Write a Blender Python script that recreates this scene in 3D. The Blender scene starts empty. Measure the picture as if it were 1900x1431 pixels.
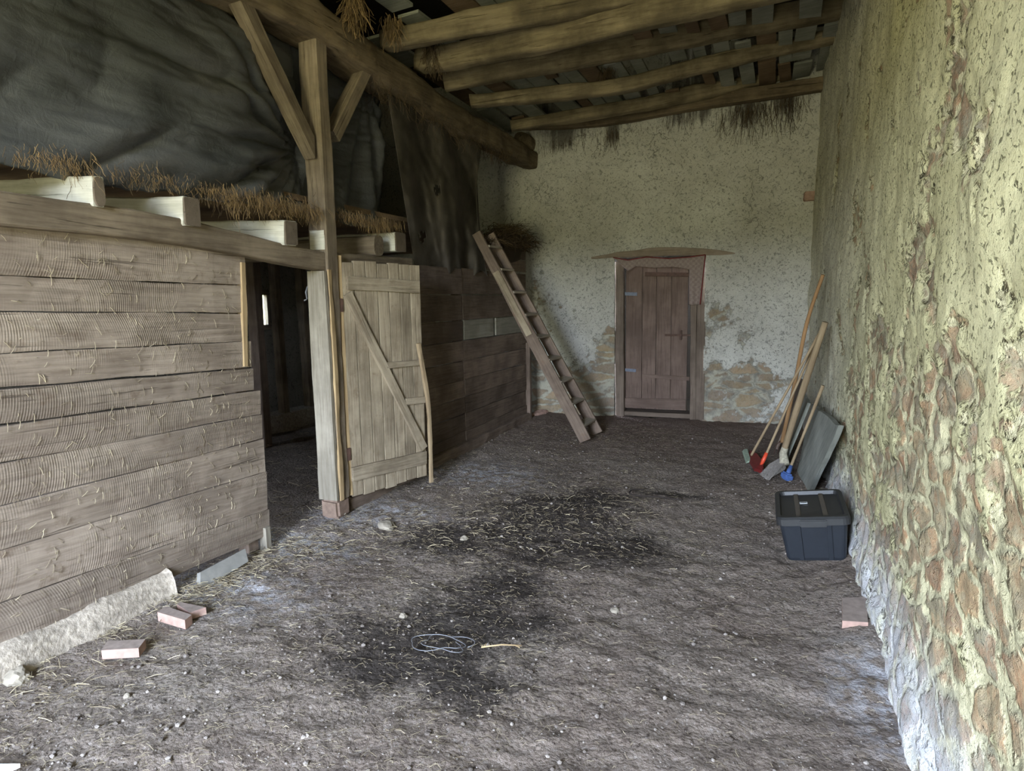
import bpy, bmesh, math, random
from mathutils import Vector, Matrix, noise, Euler
import numpy as np

rnd = random.Random(7)
scn = bpy.context.scene
COL = scn.collection
R_ = math.radians

# ------------------------------------------------------------------ camera
F, CX, CY, EYE = 1200.0, 950.0, 715.5, 1.6
def nrm(v): return Vector(v).normalized()
Yc = nrm((487, 163.5, -1200))
_roll = .018
_t = 1.44e6 / (163.5 - 487 * _roll)
Zc = -nrm((_roll * _t, -_t, -1200))
Xc = Yc.cross(Zc)
MC = Matrix((Xc, Yc, Zc))                     # camera axes -> world axes
cam = bpy.data.cameras.new('camera')
cam.sensor_width = 36; cam.lens = F / 1900 * 36; cam.clip_start = .05
co = bpy.data.objects.new('camera', cam); COL.objects.link(co)
co.matrix_world = Matrix.Translation((0, 0, EYE)) @ MC.to_4x4()
scn.camera = co

def ray(px, py): return MC @ nrm((px - CX, -(py - CY), -F))
def on(px, py, x=None, y=None, z=None):
    """the point of the place that the photo shows at a pixel, on a known wall, depth or height"""
    d = ray(px, py); o = Vector((0, 0, EYE))
    if x is not None: return o + d * (x / d.x)
    if y is not None: return o + d * (y / d.y)
    return o + d * ((z - EYE) / d.z)

def fbm(p, o=4, s=1.0):
    return noise.fractal(Vector(p) * s, .55, 2.1, o)
def sst(a, b, x):
    t = min(1, max(0, (x - a) / (b - a))); return t * t * (3 - 2 * t)
def lerp(a, b, t): return a + (b - a) * t

# ------------------------------------------------------------------ materials
class NT:
    def __init__(s, name):
        s.m = bpy.data.materials.new(name); s.m.use_nodes = True
        s.t = s.m.node_tree; s.n = s.t.nodes; s.bsdf = s.n['Principled BSDF']
        s.bsdf.inputs['Roughness'].default_value = .9
        s.bsdf.inputs['Specular IOR Level'].default_value = .2
    def put(s, inp, v):
        if isinstance(v, bpy.types.NodeSocket): s.t.links.new(v, inp)
        elif isinstance(v, (tuple, list)) and len(v) == 3 and inp.type == 'RGBA': inp.default_value = (*v, 1)
        else: inp.default_value = v
    def node(s, typ, **kw):
        n = s.n.new(typ)
        for k, v in kw.items(): setattr(n, k, v)
        return n
    def pos(s): return s.node('ShaderNodeNewGeometry').outputs['Position']
    def obj(s): return s.node('ShaderNodeTexCoord').outputs['Object']
    def obj_y(s, o):
        n = s.node('ShaderNodeSeparateXYZ'); s.put(n.inputs[0], o); return n.outputs[1]
    def rand(s): return s.node('ShaderNodeObjectInfo').outputs['Random']
    def attr(s, a): return s.node('ShaderNodeAttribute', attribute_name=a).outputs['Fac']
    def acol(s, a): return s.node('ShaderNodeAttribute', attribute_name=a).outputs['Color']
    def map(s, v, scale=(1, 1, 1), loc=(0, 0, 0)):
        n = s.node('ShaderNodeMapping'); s.put(n.inputs['Vector'], v)
        n.inputs['Scale'].default_value = scale; s.put(n.inputs['Location'], loc); return n.outputs[0]
    def noise(s, v, sc, det=4, ro=.55, dist=0, col=False):
        n = s.node('ShaderNodeTexNoise'); s.put(n.inputs['Vector'], v)
        n.inputs['Scale'].default_value = sc; n.inputs['Detail'].default_value = det
        n.inputs['Roughness'].default_value = ro; n.inputs['Distortion'].default_value = dist
        return n.outputs['Color' if col else 'Fac']
    def vor(s, v, sc, feat='F1', out='Distance', rnd_=1):
        n = s.node('ShaderNodeTexVoronoi', feature=feat); s.put(n.inputs['Vector'], v)
        n.inputs['Scale'].default_value = sc; n.inputs['Randomness'].default_value = rnd_
        return n.outputs[out]
    def ramp(s, f, stops, interp='LINEAR'):
        n = s.node('ShaderNodeValToRGB'); s.put(n.inputs[0], f); e = n.color_ramp.elements
        n.color_ramp.interpolation = interp
        while len(e) < len(stops): e.new(.5)
        for el, (p, c) in zip(e, stops):
            el.position = p
            el.color = (c, c, c, 1) if isinstance(c, (int, float)) else (*c, 1)
        return n.outputs[0]
    def mix(s, f, a, b, bt='MIX'):
        n = s.node('ShaderNodeMix', data_type='RGBA', blend_type=bt)
        s.put(n.inputs[0], f); s.put(n.inputs[6], a); s.put(n.inputs[7], b); return n.outputs[2]
    def math(s, op, a, b=0.0, c=0.0, clamp=False):
        n = s.node('ShaderNodeMath', operation=op, use_clamp=clamp)
        for i, v in enumerate((a, b, c)): s.put(n.inputs[i], v)
        return n.outputs[0]
    def mr(s, v, a, b, c=0., d=1.):
        n = s.node('ShaderNodeMapRange'); n.interpolation_type = 'SMOOTHSTEP'
        s.put(n.inputs[0], v)
        for i, x in enumerate((a, b, c, d)): n.inputs[i + 1].default_value = x
        return n.outputs[0]
    def vadd(s, a, b, k):
        n = s.node('ShaderNodeVectorMath', operation='SCALE'); s.put(n.inputs[0], b); n.inputs['Scale'].default_value = k
        q = s.node('ShaderNodeVectorMath', operation='ADD'); s.put(q.inputs[0], a); s.put(q.inputs[1], n.outputs[0]); return q.outputs[0]
    def bump(s, h, st=.5, d=.01, nrm_=None):
        n = s.node('ShaderNodeBump'); s.put(n.inputs['Height'], h); n.inputs['Strength'].default_value = st
        n.inputs['Distance'].default_value = d
        if nrm_ is not None: s.put(n.inputs['Normal'], nrm_)
        return n.outputs[0]
    def done(s, col, normal=None, rough=None):
        s.put(s.bsdf.inputs['Base Color'], col)
        if normal is not None: s.put(s.bsdf.inputs['Normal'], normal)
        if rough is not None: s.put(s.bsdf.inputs['Roughness'], rough)
        return s.m

def L(r, g, b):                                # sRGB 0-255 -> linear
    f = lambda c: ((c / 255 + .055) / 1.055) ** 2.4 if c > 10 else c / 255 / 12.92
    return (f(r), f(g), f(b))

def wood(name, lo, hi, var=.35, saw=0.0, blotch=.5, scale=1.0, bump=.5, grain=22, dirt=None, flecks=0.0):
    """weathered timber, the grain along the piece's own x axis"""
    k = NT(name); o = k.obj(); r = k.rand()
    off = k.node('ShaderNodeCombineXYZ'); rr = k.math('MULTIPLY', r, 37.0)
    for i in range(3): k.put(off.inputs[i], rr)
    ov = k.vadd(o, off.outputs[0], 1.0)
    g = k.noise(k.map(ov, (1.3 * scale, grain * scale, grain * scale)), 2.2, 6, .62, .35)
    fine = k.noise(k.map(ov, (5, 130, 130)), 1.2, 3, .6)
    big = k.noise(ov, 2.6, 5, .6)
    col = k.ramp(g, [(.25, lo), (.5, tuple(lerp(a, b, .55) for a, b in zip(lo, hi))), (.75, hi)])
    col = k.mix(k.math('MULTIPLY', k.mr(big, .4, .68), blotch), col, tuple(c * .5 for c in lo))
    col = k.mix(k.mr(big, .52, .3, 0, .3), col, tuple(min(1, c * 1.25) for c in hi))
    crack = k.mr(k.noise(k.map(ov, (1.1, 38, 38)), 1.7, 3, .5, .6), .66, .72)
    col = k.mix(k.math('MULTIPLY', crack, .6), col, tuple(c * .25 for c in lo))
    col = k.mix(k.math('MULTIPLY', fine, .25), col, tuple(c * .6 for c in lo))
    vv = k.math('ADD', k.math('MULTIPLY', r, var), 1 - var / 2)
    cc = k.node('ShaderNodeCombineXYZ')
    for i in range(3): k.put(cc.inputs[i], vv)
    col = k.mix(1.0, col, cc.outputs[0], 'MULTIPLY')
    h = k.math('ADD', k.math('MULTIPLY', g, .6), k.math('MULTIPLY', fine, .3))
    h = k.math('SUBTRACT', h, k.math('MULTIPLY', crack, .8))
    if saw:
        w = k.node('ShaderNodeTexWave', wave_type='BANDS', bands_direction='X', wave_profile='SIN')
        sx = k.node('ShaderNodeSeparateXYZ'); k.put(sx.inputs[0], ov)
        yy = k.math('MULTIPLY', sx.outputs[1], 1.0)
        lowf = k.noise(k.map(o, (.7, .0, .0), off.outputs[0]), 1.0, 1)
        tilt = k.math('MULTIPLY', k.math('SUBTRACT', lowf, .5), 2.2)
        bend = k.math('ADD', k.math('MULTIPLY', k.obj_y(o), tilt), k.math('MULTIPLY', k.math('MULTIPLY', k.obj_y(o), k.obj_y(o)), 1.6))
        cx = k.node('ShaderNodeCombineXYZ'); k.put(cx.inputs[0], k.math('ADD', sx.outputs[0], bend))
        k.put(w.inputs['Vector'], cx.outputs[0])
        w.inputs['Scale'].default_value = 26; w.inputs['Distortion'].default_value = .0
        nzz = k.noise(k.map(ov, (40, 12, 12)), 1, 2)
        msk = k.math('MULTIPLY', k.math('MULTIPLY', k.mr(k.noise(ov, 1.9, 3), .38, .62), k.mr(nzz, .3, .6, .25, 1)), saw)
        h = k.math('ADD', h, k.math('MULTIPLY', k.math('MULTIPLY', w.outputs['Fac'], msk), .38))
        col = k.mix(k.math('MULTIPLY', k.math('MULTIPLY', k.math('SUBTRACT', 1.0, w.outputs['Fac']), msk), .26), col, tuple(c * .45 for c in lo))
    if dirt is not None:
        d = k.mr(k.noise(ov, 9, 5, .7), .55, .75)
        col = k.mix(k.math('MULTIPLY', d, .5), col, dirt)
    if flecks:
        fl = k.mr(k.noise(k.map(ov, (14, 60, 60)), 2.2, 2, .5, 1.2), .74, .79)
        col = k.mix(k.math('MULTIPLY', fl, flecks), col, L(225, 215, 190))
    return k.done(col, k.bump(h, bump, .006))

def plain(name, c, rough=.6, var=.15, nsc=30, spec=.3, bump=.15, metal=0):
    k = NT(name); o = k.obj()
    n = k.noise(o, nsc, 4); n2 = k.noise(o, nsc * .15, 3)
    col = k.ramp(n, [(.3, tuple(x * (1 - var) for x in c)), (.7, tuple(min(1, x * (1 + var)) for x in c))])
    col = k.mix(k.mr(n2, .5, .75, 0, .35), col, tuple(x * .6 for x in c))
    k.bsdf.inputs['Specular IOR Level'].default_value = spec
    k.bsdf.inputs['Metallic'].default_value = metal
    return k.done(col, k.bump(n, bump, .003), rough)

def wall_material(name, lime_a, lime_b, stones, mortar, flecks, hole_scale, cell=(4.2, 4.2, 8.0), base_tint=None, warp=.08, far=None, soot=(.035, .026, .02)):
    k = NT(name); p = k.pos()
    wob = k.noise(p, 3.5, 4, .6, col=True)
    pd = k.vadd(p, wob, warp)
    n1 = k.noise(p, 1.1, 7, .62); n2 = k.noise(p, 9, 6, .65); n3 = k.noise(p, 55, 5, .7); n4 = k.noise(p, 170, 3, .7)
    lime = k.ramp(n1, [(.32, lime_a), (.68, lime_b)])
    lime = k.mix(k.mr(n2, .5, .72, 0, .45), lime, tuple(c * .62 for c in lime_a))
    lime = k.mix(k.mr(n4, .52, .68, 0, .3), lime, tuple(c * .5 for c in lime_a))
    lime = k.mix(k.mr(n3, .53, .7, 0, .5), lime, tuple(c * .45 for c in lime_a))
    # little pits and flaked spots in the limewash
    pit = k.mr(k.noise(k.vadd(p, wob, .05), hole_scale, 3, .64, 1.0), .575, .64)
    pit2 = k.mr(k.noise(p, hole_scale * .33, 4, .65, .6), .66, .70)
    pm = k.math('MAXIMUM', k.math('MULTIPLY', pit, flecks), k.math('MULTIPLY', pit2, flecks * .9))
    lime = k.mix(pm, lime, tuple(c * .30 for c in lime_a))
    crk = k.mr(k.vor(k.vadd(p, wob, .5), 2.3, 'DISTANCE_TO_EDGE'), .0, .018, 1, 0)
    crk = k.math('MULTIPLY', crk, k.mr(k.noise(p, 1.7, 3), .52, .62))
    lime = k.mix(k.math('MULTIPLY', crk, .7), lime, tuple(c * .25 for c in lime_a))
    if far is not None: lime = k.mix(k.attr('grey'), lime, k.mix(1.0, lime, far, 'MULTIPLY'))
    # stones and brick rubble in lime mortar
    pd = k.vadd(pd, k.noise(p, 13, 4, .65, col=True), warp * .9)
    cellv = k.map(pd, cell)
    cid = k.node('ShaderNodeSeparateColor'); k.put(cid.inputs[0], k.vor(cellv, 1.0, 'F1', 'Color'))
    edge = k.vor(cellv, 1.0, 'DISTANCE_TO_EDGE')
    st = k.ramp(cid.outputs[0], [(i / max(1, len(stones) - 1), c) for i, c in enumerate(stones)], 'CONSTANT' if len(stones) > 5 else 'LINEAR')
    st2 = k.ramp(k.noise(pd, 4.5, 7, .68), [(.3 + .4 * i / (len(stones) - 1), c) for i, c in enumerate(sorted(stones, key=sum))])
    st = k.mix(.6, st, st2)
    st = k.mix(k.mr(n2, .45, .7, 0, .6), st, tuple(c * .5 for c in stones[0]))
    st = k.mix(k.mr(n3, .5, .75, 0, .4), st, tuple(c * .6 for c in lime_b))
    em = k.mr(k.math('ADD', edge, k.math('MULTIPLY', k.math('SUBTRACT', n2, .5), .28)), .04, .14)
    st = k.mix(em, k.mix(k.mr(n2, .4, .65), mortar, tuple(c * .5 for c in mortar)), st)
    gap = k.math('MULTIPLY', k.mr(edge, .0, .05, 1, 0), k.mr(n1, .5, .6))
    st = k.mix(k.math('MULTIPLY', gap, .4), st, tuple(c * .12 for c in mortar))
    sm = k.math('ADD', k.attr('stone'), k.math('MULTIPLY', k.math('SUBTRACT', k.noise(p, 14, 5, .65), .5), .55))
    msk = k.mr(sm, .47, .53)
    rim = k.math('MULTIPLY', k.mr(sm, .42, .49), k.mr(sm, .56, .5))
    col = k.mix(msk, lime, st)
    col = k.mix(k.math('MULTIPLY', rim, .35), col, tuple(c * .5 for c in lime_a))
    if base_tint is not None:
        col = k.mix(k.math('MULTIPLY', k.attr('salt'), k.mr(n2, .3, .6, .3, .9)), col, base_tint)
    # dark streaks of old hay and water under the roof
    stv = k.noise(k.map(p, (16, 16, .9)), 1.0, 4, .65, .3)
    sf = k.mr(k.math('ADD', k.attr('soot'), k.math('MULTIPLY', k.math('SUBTRACT', stv, .5), 1.9)), .45, 1.05)
    col = k.mix(k.math('MULTIPLY', sf, .8), col, soot)
    h = k.math('ADD', k.math('MULTIPLY', n2, .5), k.math('ADD', k.math('MULTIPLY', n3, .45), k.math('MULTIPLY', n4, .25)))
    h = k.math('SUBTRACT', h, k.math('MULTIPLY', pm, .7))
    h = k.math('SUBTRACT', h, k.math('MULTIPLY', msk, k.math('SUBTRACT', 1.0, k.math('MULTIPLY', em, .8))))
    h = k.math('SUBTRACT', h, k.math('MULTIPLY', crk, .5))
    return k.done(col, k.bump(h, .7, .016))

M = {}
M['wall_lime'] = wall_material('warm-light limewashed rubble', L(190, 185, 142), L(218, 213, 172),
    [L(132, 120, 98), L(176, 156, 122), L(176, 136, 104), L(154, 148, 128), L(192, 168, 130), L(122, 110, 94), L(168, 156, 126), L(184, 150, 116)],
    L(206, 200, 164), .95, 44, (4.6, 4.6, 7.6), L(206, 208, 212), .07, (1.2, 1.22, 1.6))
M['back_lime'] = wall_material('old limewashed rubble', L(175, 172, 161), L(204, 203, 194),
    [L(140, 122, 92), L(168, 146, 106), L(118, 104, 88), L(150, 134, 112), L(126, 106, 82), L(160, 130, 104)],
    L(172, 168, 150), .7, 34, (2.6, 2.6, 7.5), L(205, 206, 206), .06)
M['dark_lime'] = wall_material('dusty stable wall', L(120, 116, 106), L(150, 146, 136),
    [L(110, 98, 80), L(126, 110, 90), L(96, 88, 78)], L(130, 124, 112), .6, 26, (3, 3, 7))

def floor_material():
    k = NT('trodden earth'); p = k.pos()
    n1 = k.noise(p, .9, 6, .6); n2 = k.noise(p, 7, 6, .65); n3 = k.noise(p, 40, 6, .72); n4 = k.noise(p, 130, 3, .6)
    col = k.ramp(n1, [(.3, L(114, 102, 92)), (.5, L(138, 126, 115)), (.7, L(151, 141, 130))])
    col = k.mix(k.mr(n2, .45, .7, 0, .45), col, L(104, 92, 82))
    col = k.mix(k.mr(n3, .51, .64, 0, .8), col, L(66, 58, 52))
    col = k.mix(k.mr(n3, .46, .32, 0, .55), col, L(184, 176, 168))
    col = k.mix(k.mr(n4, .6, .72, 0, .5), col, L(175, 165, 150))
    cl = k.vor(p, 55, 'F1'); col = k.mix(k.mr(cl, .25, .05, 0, .22), col, L(160, 152, 144))
    pale = k.math('MULTIPLY', k.attr('pale'), k.mr(k.noise(p, 13, 5, .7), .42, .62))
    col = k.mix(pale, col, L(186, 186, 190))
    col = k.mix(k.math('MULTIPLY', k.attr('chaff'), .55), col, k.mix(n3, L(70, 54, 46), L(128, 106, 94)))
    dm = k.math('ADD', k.attr('damp'), k.math('ADD', k.math('MULTIPLY', k.math('SUBTRACT', k.noise(p, 4, 7, .75), .5), 1.5), k.math('MULTIPLY', k.math('SUBTRACT', n3, .5), .8)))
    dk = k.mr(dm, .22, .95)
    col = k.mix(k.math('MULTIPLY', dk, .86), col, L(40, 35, 32))
    h = k.math('ADD', k.math('MULTIPLY', n2, .8), k.math('MULTIPLY', n3, .75))
    h = k.math('ADD', h, k.math('MULTIPLY', n4, .2))
    h = k.math('SUBTRACT', h, k.math('MULTIPLY', cl, .3))
    ro = k.mr(dk, 0, 1, .95, .75)
    return k.done(col, k.bump(h, 1.0, .028), ro)
M['earth'] = floor_material()

M['plank'] = wood('sawn grey plank', L(112, 98, 86), L(168, 155, 140), .2, .9, .38, bump=.6, dirt=L(92, 74, 58), flecks=.55)
M['plank_dark'] = wood('brown old plank', L(92, 79, 69), L(136, 120, 107), .5, .25, .5, bump=.6, flecks=.3)
M['plank_pale'] = wood('pale grey board', L(126, 122, 110), L(168, 164, 152), .2, .1, .3)
M['door_wood'] = wood('weathered door board', L(112, 98, 80), L(174, 162, 140), .3, 0, .45, bump=.6, dirt=L(98, 78, 56), flecks=.2)
M['oak'] = wood('brown oak', L(92, 80, 67), L(152, 138, 118), .2, 0, .45, bump=.8, flecks=.2)
M['oak_pale'] = wood('bleached oak', L(120, 112, 98), L(172, 165, 150), .2, 0, .35, bump=.8)
M['beam'] = wood('worm eaten oak', L(80, 69, 55), L(136, 120, 96), .1, 0, .5, bump=1.0, grain=14, dirt=L(146, 124, 92))
M['joist'] = wood('dusty round joist', L(92, 82, 64), L(150, 136, 108), .25, 0, .7, bump=1.0, grain=14)
M['white_wood'] = wood('whitewashed timber', L(176, 172, 156), L(222, 220, 208), .1, 0, .3, bump=.5)
M['end_wood'] = wood('grey end grain', L(88, 78, 66), L(118, 106, 92), .1, 0, .3, grain=8)
M['fardoor'] = wood('purple brown door board', L(98, 82, 74), L(134, 116, 106), .12, 0, .35, bump=.5)
M['lintel_wood'] = wood('pale lintel wood', L(122, 108, 94), L(160, 146, 130), .1, 0, .4)
M['jamb'] = wood('grey brown jamb', L(96, 84, 74), L(134, 120, 108), .15, 0, .4)
M['tread_wood'] = wood('worn tread wood', L(140, 130, 116), L(184, 174, 158), .2, 0, .3)
M['ladder_wood'] = wood('dirty ladder wood', L(100, 86, 76), L(142, 126, 112), .25, 0, .45, dirt=L(120, 88, 66))
M['fresh_wood'] = wood('split yellow wood', L(150, 126, 94), L(194, 170, 130), .1, 0, .2)
M['handle'] = wood('smooth handle wood', L(150, 112, 76), L(186, 150, 108), .2, 0, .25, bump=.2)
M['handle_grey'] = wood('greyed handle wood', L(128, 108, 84), L(170, 152, 122), .2, 0, .25, bump=.25)
M['slab_wood'] = wood('grey weathered slab', L(118, 122, 116), L(160, 162, 152), .25, 0, .3, bump=.4)
M['roof_grey'] = wood('roof board grey', L(112, 114, 104), L(148, 148, 136), .6, 0, .4)
M['roof_brown'] = wood('roof board brown', L(88, 72, 56), L(124, 104, 82), .6, 0, .4)
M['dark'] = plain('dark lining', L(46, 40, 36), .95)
M['concrete'] = plain('crumbly concrete', L(160, 150, 136), .95, .35, 34, .1, 3.0)
M['brick'] = plain('dusty brick', L(168, 140, 128), .95, .22, 22, .1, .5)
M['brick_dark'] = plain('grey brown dusty brick', L(146, 133, 124), .95, .2, 26, .1, .5)
M['foot'] = plain('brown foot stone', L(122, 104, 92), .95, .25, 26, .1, .8)
M['slate'] = plain('grey slate', L(130, 128, 122), .8, .18, 12, .3, .5)
M['stone'] = plain('pale stone', L(146, 138, 124), .95, .25, 14, .1, .7)
M['iron'] = plain('rusty iron', L(84, 62, 52), .7, .3, 30, .4, .3)
M['steel'] = plain('blue grey iron', L(104, 112, 128), .5, .2, 30, .4, .2)
M['black_plastic'] = plain('black plastic', L(34, 38, 44), .42, .08, 60, .45, .03)
M['lid_plastic'] = plain('charcoal plastic', L(42, 43, 44), .46, .12, 40, .5, .03)
M['lid_rib'] = plain('dusty charcoal plastic', L(84, 78, 70), .5, .12, 40, .4, .03)
M['red_plastic'] = plain('dull red plastic', L(104, 34, 34), .5, .2, 40, .4)
M['orange_plastic'] = plain('orange red plastic', L(204, 74, 48), .4, .1, 40, .4)
M['blue_plastic'] = plain('blue plastic', L(70, 96, 150), .5, .2, 40, .4)
M['green_plastic'] = plain('dusty green plastic', L(140, 154, 136), .6, .2, 40, .3)
M['wire'] = plain('dull wire', L(120, 122, 126), .5, .15, 60, .4, .05, .3)
M['white_print'] = plain('white print', L(226, 230, 230), .5, .03, 40, .3, 0)
M['dark_print'] = plain('dark print', L(40, 42, 46), .5, .03, 40, .3, 0)
M['bristle'] = plain('grey bristles', L(152, 146, 140), .9, .3, 60, .1, .6)
M['string'] = plain('grey string', L(160, 154, 136), .9, .3, 50, .1, .6)
M['sack'] = plain('pale blue sheeting', L(150, 168, 196), .6, .15, 20)

def straw_mat(name, a, b):
    k = NT(name)
    c = k.mix(k.node('ShaderNodeNewGeometry').outputs['Random Per Island'], a, b)
    return k.done(c)
M['straw'] = straw_mat('straw', L(104, 92, 74), L(190, 178, 148))
M['hay'] = straw_mat('brown hay', L(62, 50, 36), L(140, 116, 80))
M['hay_dark'] = straw_mat('dark hay', L(44, 36, 28), L(92, 76, 56))
M['gravel'] = straw_mat('crumbs of earth and stone', L(74, 66, 60), L(152, 144, 136))

def tarp_material():
    k = NT('green tarpaulin'); o = k.pos()
    n = k.noise(o, 2.2, 5, .6); w = k.noise(k.map(o, (1, 1, 3)), 38, 3, .5)
    col = k.ramp(n, [(.3, L(62, 64, 64)), (.6, L(78, 79, 80)), (.8, L(98, 97, 97))])
    col = k.mix(k.mr(k.noise(o, 14, 5, .7), .58, .78, 0, .35), col, L(106, 105, 98))
    weave = k.noise(k.map(o, (300, 300, 40)), 1, 2)
    k.bsdf.inputs['Specular IOR Level'].default_value = .45
    cr = k.noise(k.vadd(o, k.noise(o, 4, 3, col=True), .25), 11, 5, .6, 1.0)
    h = k.math('ADD', k.math('MULTIPLY', w, .12), k.math('ADD', k.math('MULTIPLY', cr, .5), k.math('MULTIPLY', weave, .05)))
    return k.done(col, k.bump(h, .42, .03), .46)
M['tarp'] = tarp_material()
def sacking():
    k = NT('old sacking'); o = k.pos()
    n = k.noise(o, 3, 6, .65)
    col = k.ramp(n, [(.3, L(54, 50, 44)), (.7, L(86, 80, 72))])
    return k.done(col, k.bump(k.noise(o, 90, 3), .3, .005))
M['sacking'] = sacking()
def rug():
    k = NT('woven blanket'); o = k.pos()
    ck = k.node('ShaderNodeTexChecker'); k.put(ck.inputs['Vector'], k.map(o, (1, .01, 1))); ck.inputs['Scale'].default_value = 30
    n = k.noise(o, 60, 3)
    col = k.mix(k.math('MULTIPLY', ck.outputs['Fac'], .3), L(140, 124, 118), L(172, 160, 152))
    col = k.mix(k.mr(n, .4, .7, 0, .5), col, L(118, 104, 98))
    return k.done(col, k.bump(n, .3, .004))
M['rug'] = rug()
M['rug_edge'] = plain('dark red binding', L(112, 50, 50), .9)
def pane():
    k = NT('dusty pane')
    tr = k.node('ShaderNodeBsdfTransparent'); tr.inputs[0].default_value = (.2, .23, .24, 1)
    mx = k.node('ShaderNodeMixShader'); mx.inputs[0].default_value = .25
    k.t.links.new(tr.outputs[0], mx.inputs[1]); k.t.links.new(k.bsdf.outputs[0], mx.inputs[2])
    k.put(k.bsdf.inputs['Base Color'], L(190, 200, 200))
    k.t.links.new(mx.outputs[0], k.n['Material Output'].inputs[0]); return k.m
M['pane'] = pane()

# ------------------------------------------------------------------ object helpers
W = {}                                          # world matrices of objects
def link(o, mtx=Matrix.Identity(4), parent=None):
    COL.objects.link(o); W[o.name] = mtx.copy()
    if parent is not None:
        o.parent = parent; o.matrix_basis = W[parent.name].inverted() @ mtx
    else: o.matrix_basis = mtx
    return o
def tag(o, label=None, cat=None, group=None, kind=None):
    for k_, v in (('label', label), ('category', cat), ('group', group), ('kind', kind)):
        if v: o[k_] = v
    return o
def thing(name, loc, label, cat, group=None, rz=0, kind=None, mtx=None):
    o = bpy.data.objects.new(name, None); o.empty_display_size = .1
    link(o, mtx if mtx is not None else Matrix.Translation(Vector(loc)) @ Matrix.Rotation(rz, 4, 'Z'))
    return tag(o, label, cat, group, kind)
def mesh(name, verts, faces, mat, parent=None, mtx=None, smooth=False, mats=None, mi=None):
    """verts in world space (or in the space of mtx when it is given)"""
    me = bpy.data.meshes.new(name); me.from_pydata([tuple(v) for v in verts], [], faces)
    for m_ in (mats or [mat]): me.materials.append(M[m_] if isinstance(m_, str) else m_)
    if mi is not None: me.polygons.foreach_set('material_index', mi)
    if smooth: me.polygons.foreach_set('use_smooth', [True] * len(me.polygons))
    me.update()
    return link(bpy.data.objects.new(name, me), mtx if mtx is not None else Matrix.Identity(4), parent)
def frame(A, x, up):
    x = Vector(x).normalized(); z = Vector(up); y = z.cross(x).normalized(); z = x.cross(y)
    m = Matrix((x, y, z)).transposed().to_4x4(); m.translation = A; return m

def timber(name, path, w, t, up, mat, parent=None, sq=8, n=None, seg=None, rough=.003, lump=0, seed=None, smooth=False, cham=.12, endcut=(0, 0)):
    """a beam, board, log or pole swept along path: w across, t along 'up'; w and t may be lists along the path.
    sq: 2 round log .. 9 sawn; returns ONE mesh whose own x axis runs along the piece."""
    seed = rnd.random() * 100 if seed is None else seed
    path = [Vector(p) for p in path]
    A, B = path[0], path[-1]
    fm = frame(A, B - A, up); inv = fm.inverted()
    loc = [inv @ p for p in path]
    cum = [0]
    for a, b in zip(loc, loc[1:]): cum.append(cum[-1] + (b - a).length)
    Ln = cum[-1]
    seg = seg or max(2, int(Ln / .09))
    if sq >= 6:
        c = cham
        sec = [(1, -1 + c), (1, 1 - c), (1 - c, 1), (-1 + c, 1), (-1, 1 - c), (-1, -1 + c), (-1 + c, -1), (1 - c, -1)]
        if n and n > 8:
            s2 = []
            for i in range(8):
                a, b = sec[i], sec[(i + 1) % 8]
                s2.append(a)
                if i % 2 == 0:
                    for q in range(1, 4): s2.append((lerp(a[0], b[0], q / 4), lerp(a[1], b[1], q / 4)))
            sec = s2
    else:
        n = n or 14; sec = []
        for i in range(n):
            a = 2 * math.pi * i / n; cs, sn = math.cos(a), math.sin(a)
            sec.append((math.copysign(abs(cs) ** (2 / sq), cs), math.copysign(abs(sn) ** (2 / sq), sn)))
    lst = lambda v, u: v if not isinstance(v, (list, tuple)) else (lambda f: lerp(v[int(f)], v[min(int(f) + 1, len(v) - 1)], f - int(f)))(u * (len(v) - 1))
    V, Fc = [], []
    for i in range(seg + 1):
        u = i / seg; d = u * Ln; j = 0
        while j < len(cum) - 2 and d > cum[j + 1]: j += 1
        f = (d - cum[j]) / max(1e-6, cum[j + 1] - cum[j])
        c = loc[j].lerp(loc[j + 1], f)
        if len(loc) > 2:                        # soften the bends
            k0, k3 = loc[max(0, j - 1)], loc[min(len(loc) - 1, j + 2)]
            p1, p2 = loc[j], loc[j + 1]
            c = .5 * ((2 * p1) + (p2 - k0) * f + (2 * k0 - 5 * p1 + 4 * p2 - k3) * f * f + (3 * p1 - k0 - 3 * p2 + k3) * f ** 3)
        hw, ht = lst(w, u) / 2, lst(t, u) / 2
        for (a, b) in sec:
            q = Vector((c.x, c.y + a * hw, c.z + b * ht))
            s_ = Vector((q.x * 3 + seed, q.y * 9, q.z * 9))
            dn = noise.noise(s_) * rough + noise.noise(s_ * 4.1) * rough * .4
            if lump: dn += noise.noise(Vector((q.x * 1.3 + seed * 3, a * .8, b * .8))) * lump
            q += Vector((0, a * 1.0, b * 1.0)) * dn
            if endcut[0] and i == 0: q.x += endcut[0] * a
            if endcut[1] and i == seg: q.x += endcut[1] * a
            V.append(q)
    k = len(sec)
    for i in range(seg):
        for j in range(k):
            Fc.append((i * k + j, (i + 1) * k + j, (i + 1) * k + (j + 1) % k, i * k + (j + 1) % k))
    Fc.append(tuple(range(k))); Fc.append(tuple(seg * k + j for j in reversed(range(k))))
    return mesh(name, V, [f[::-1] for f in Fc], mat, parent, fm, smooth)

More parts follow.
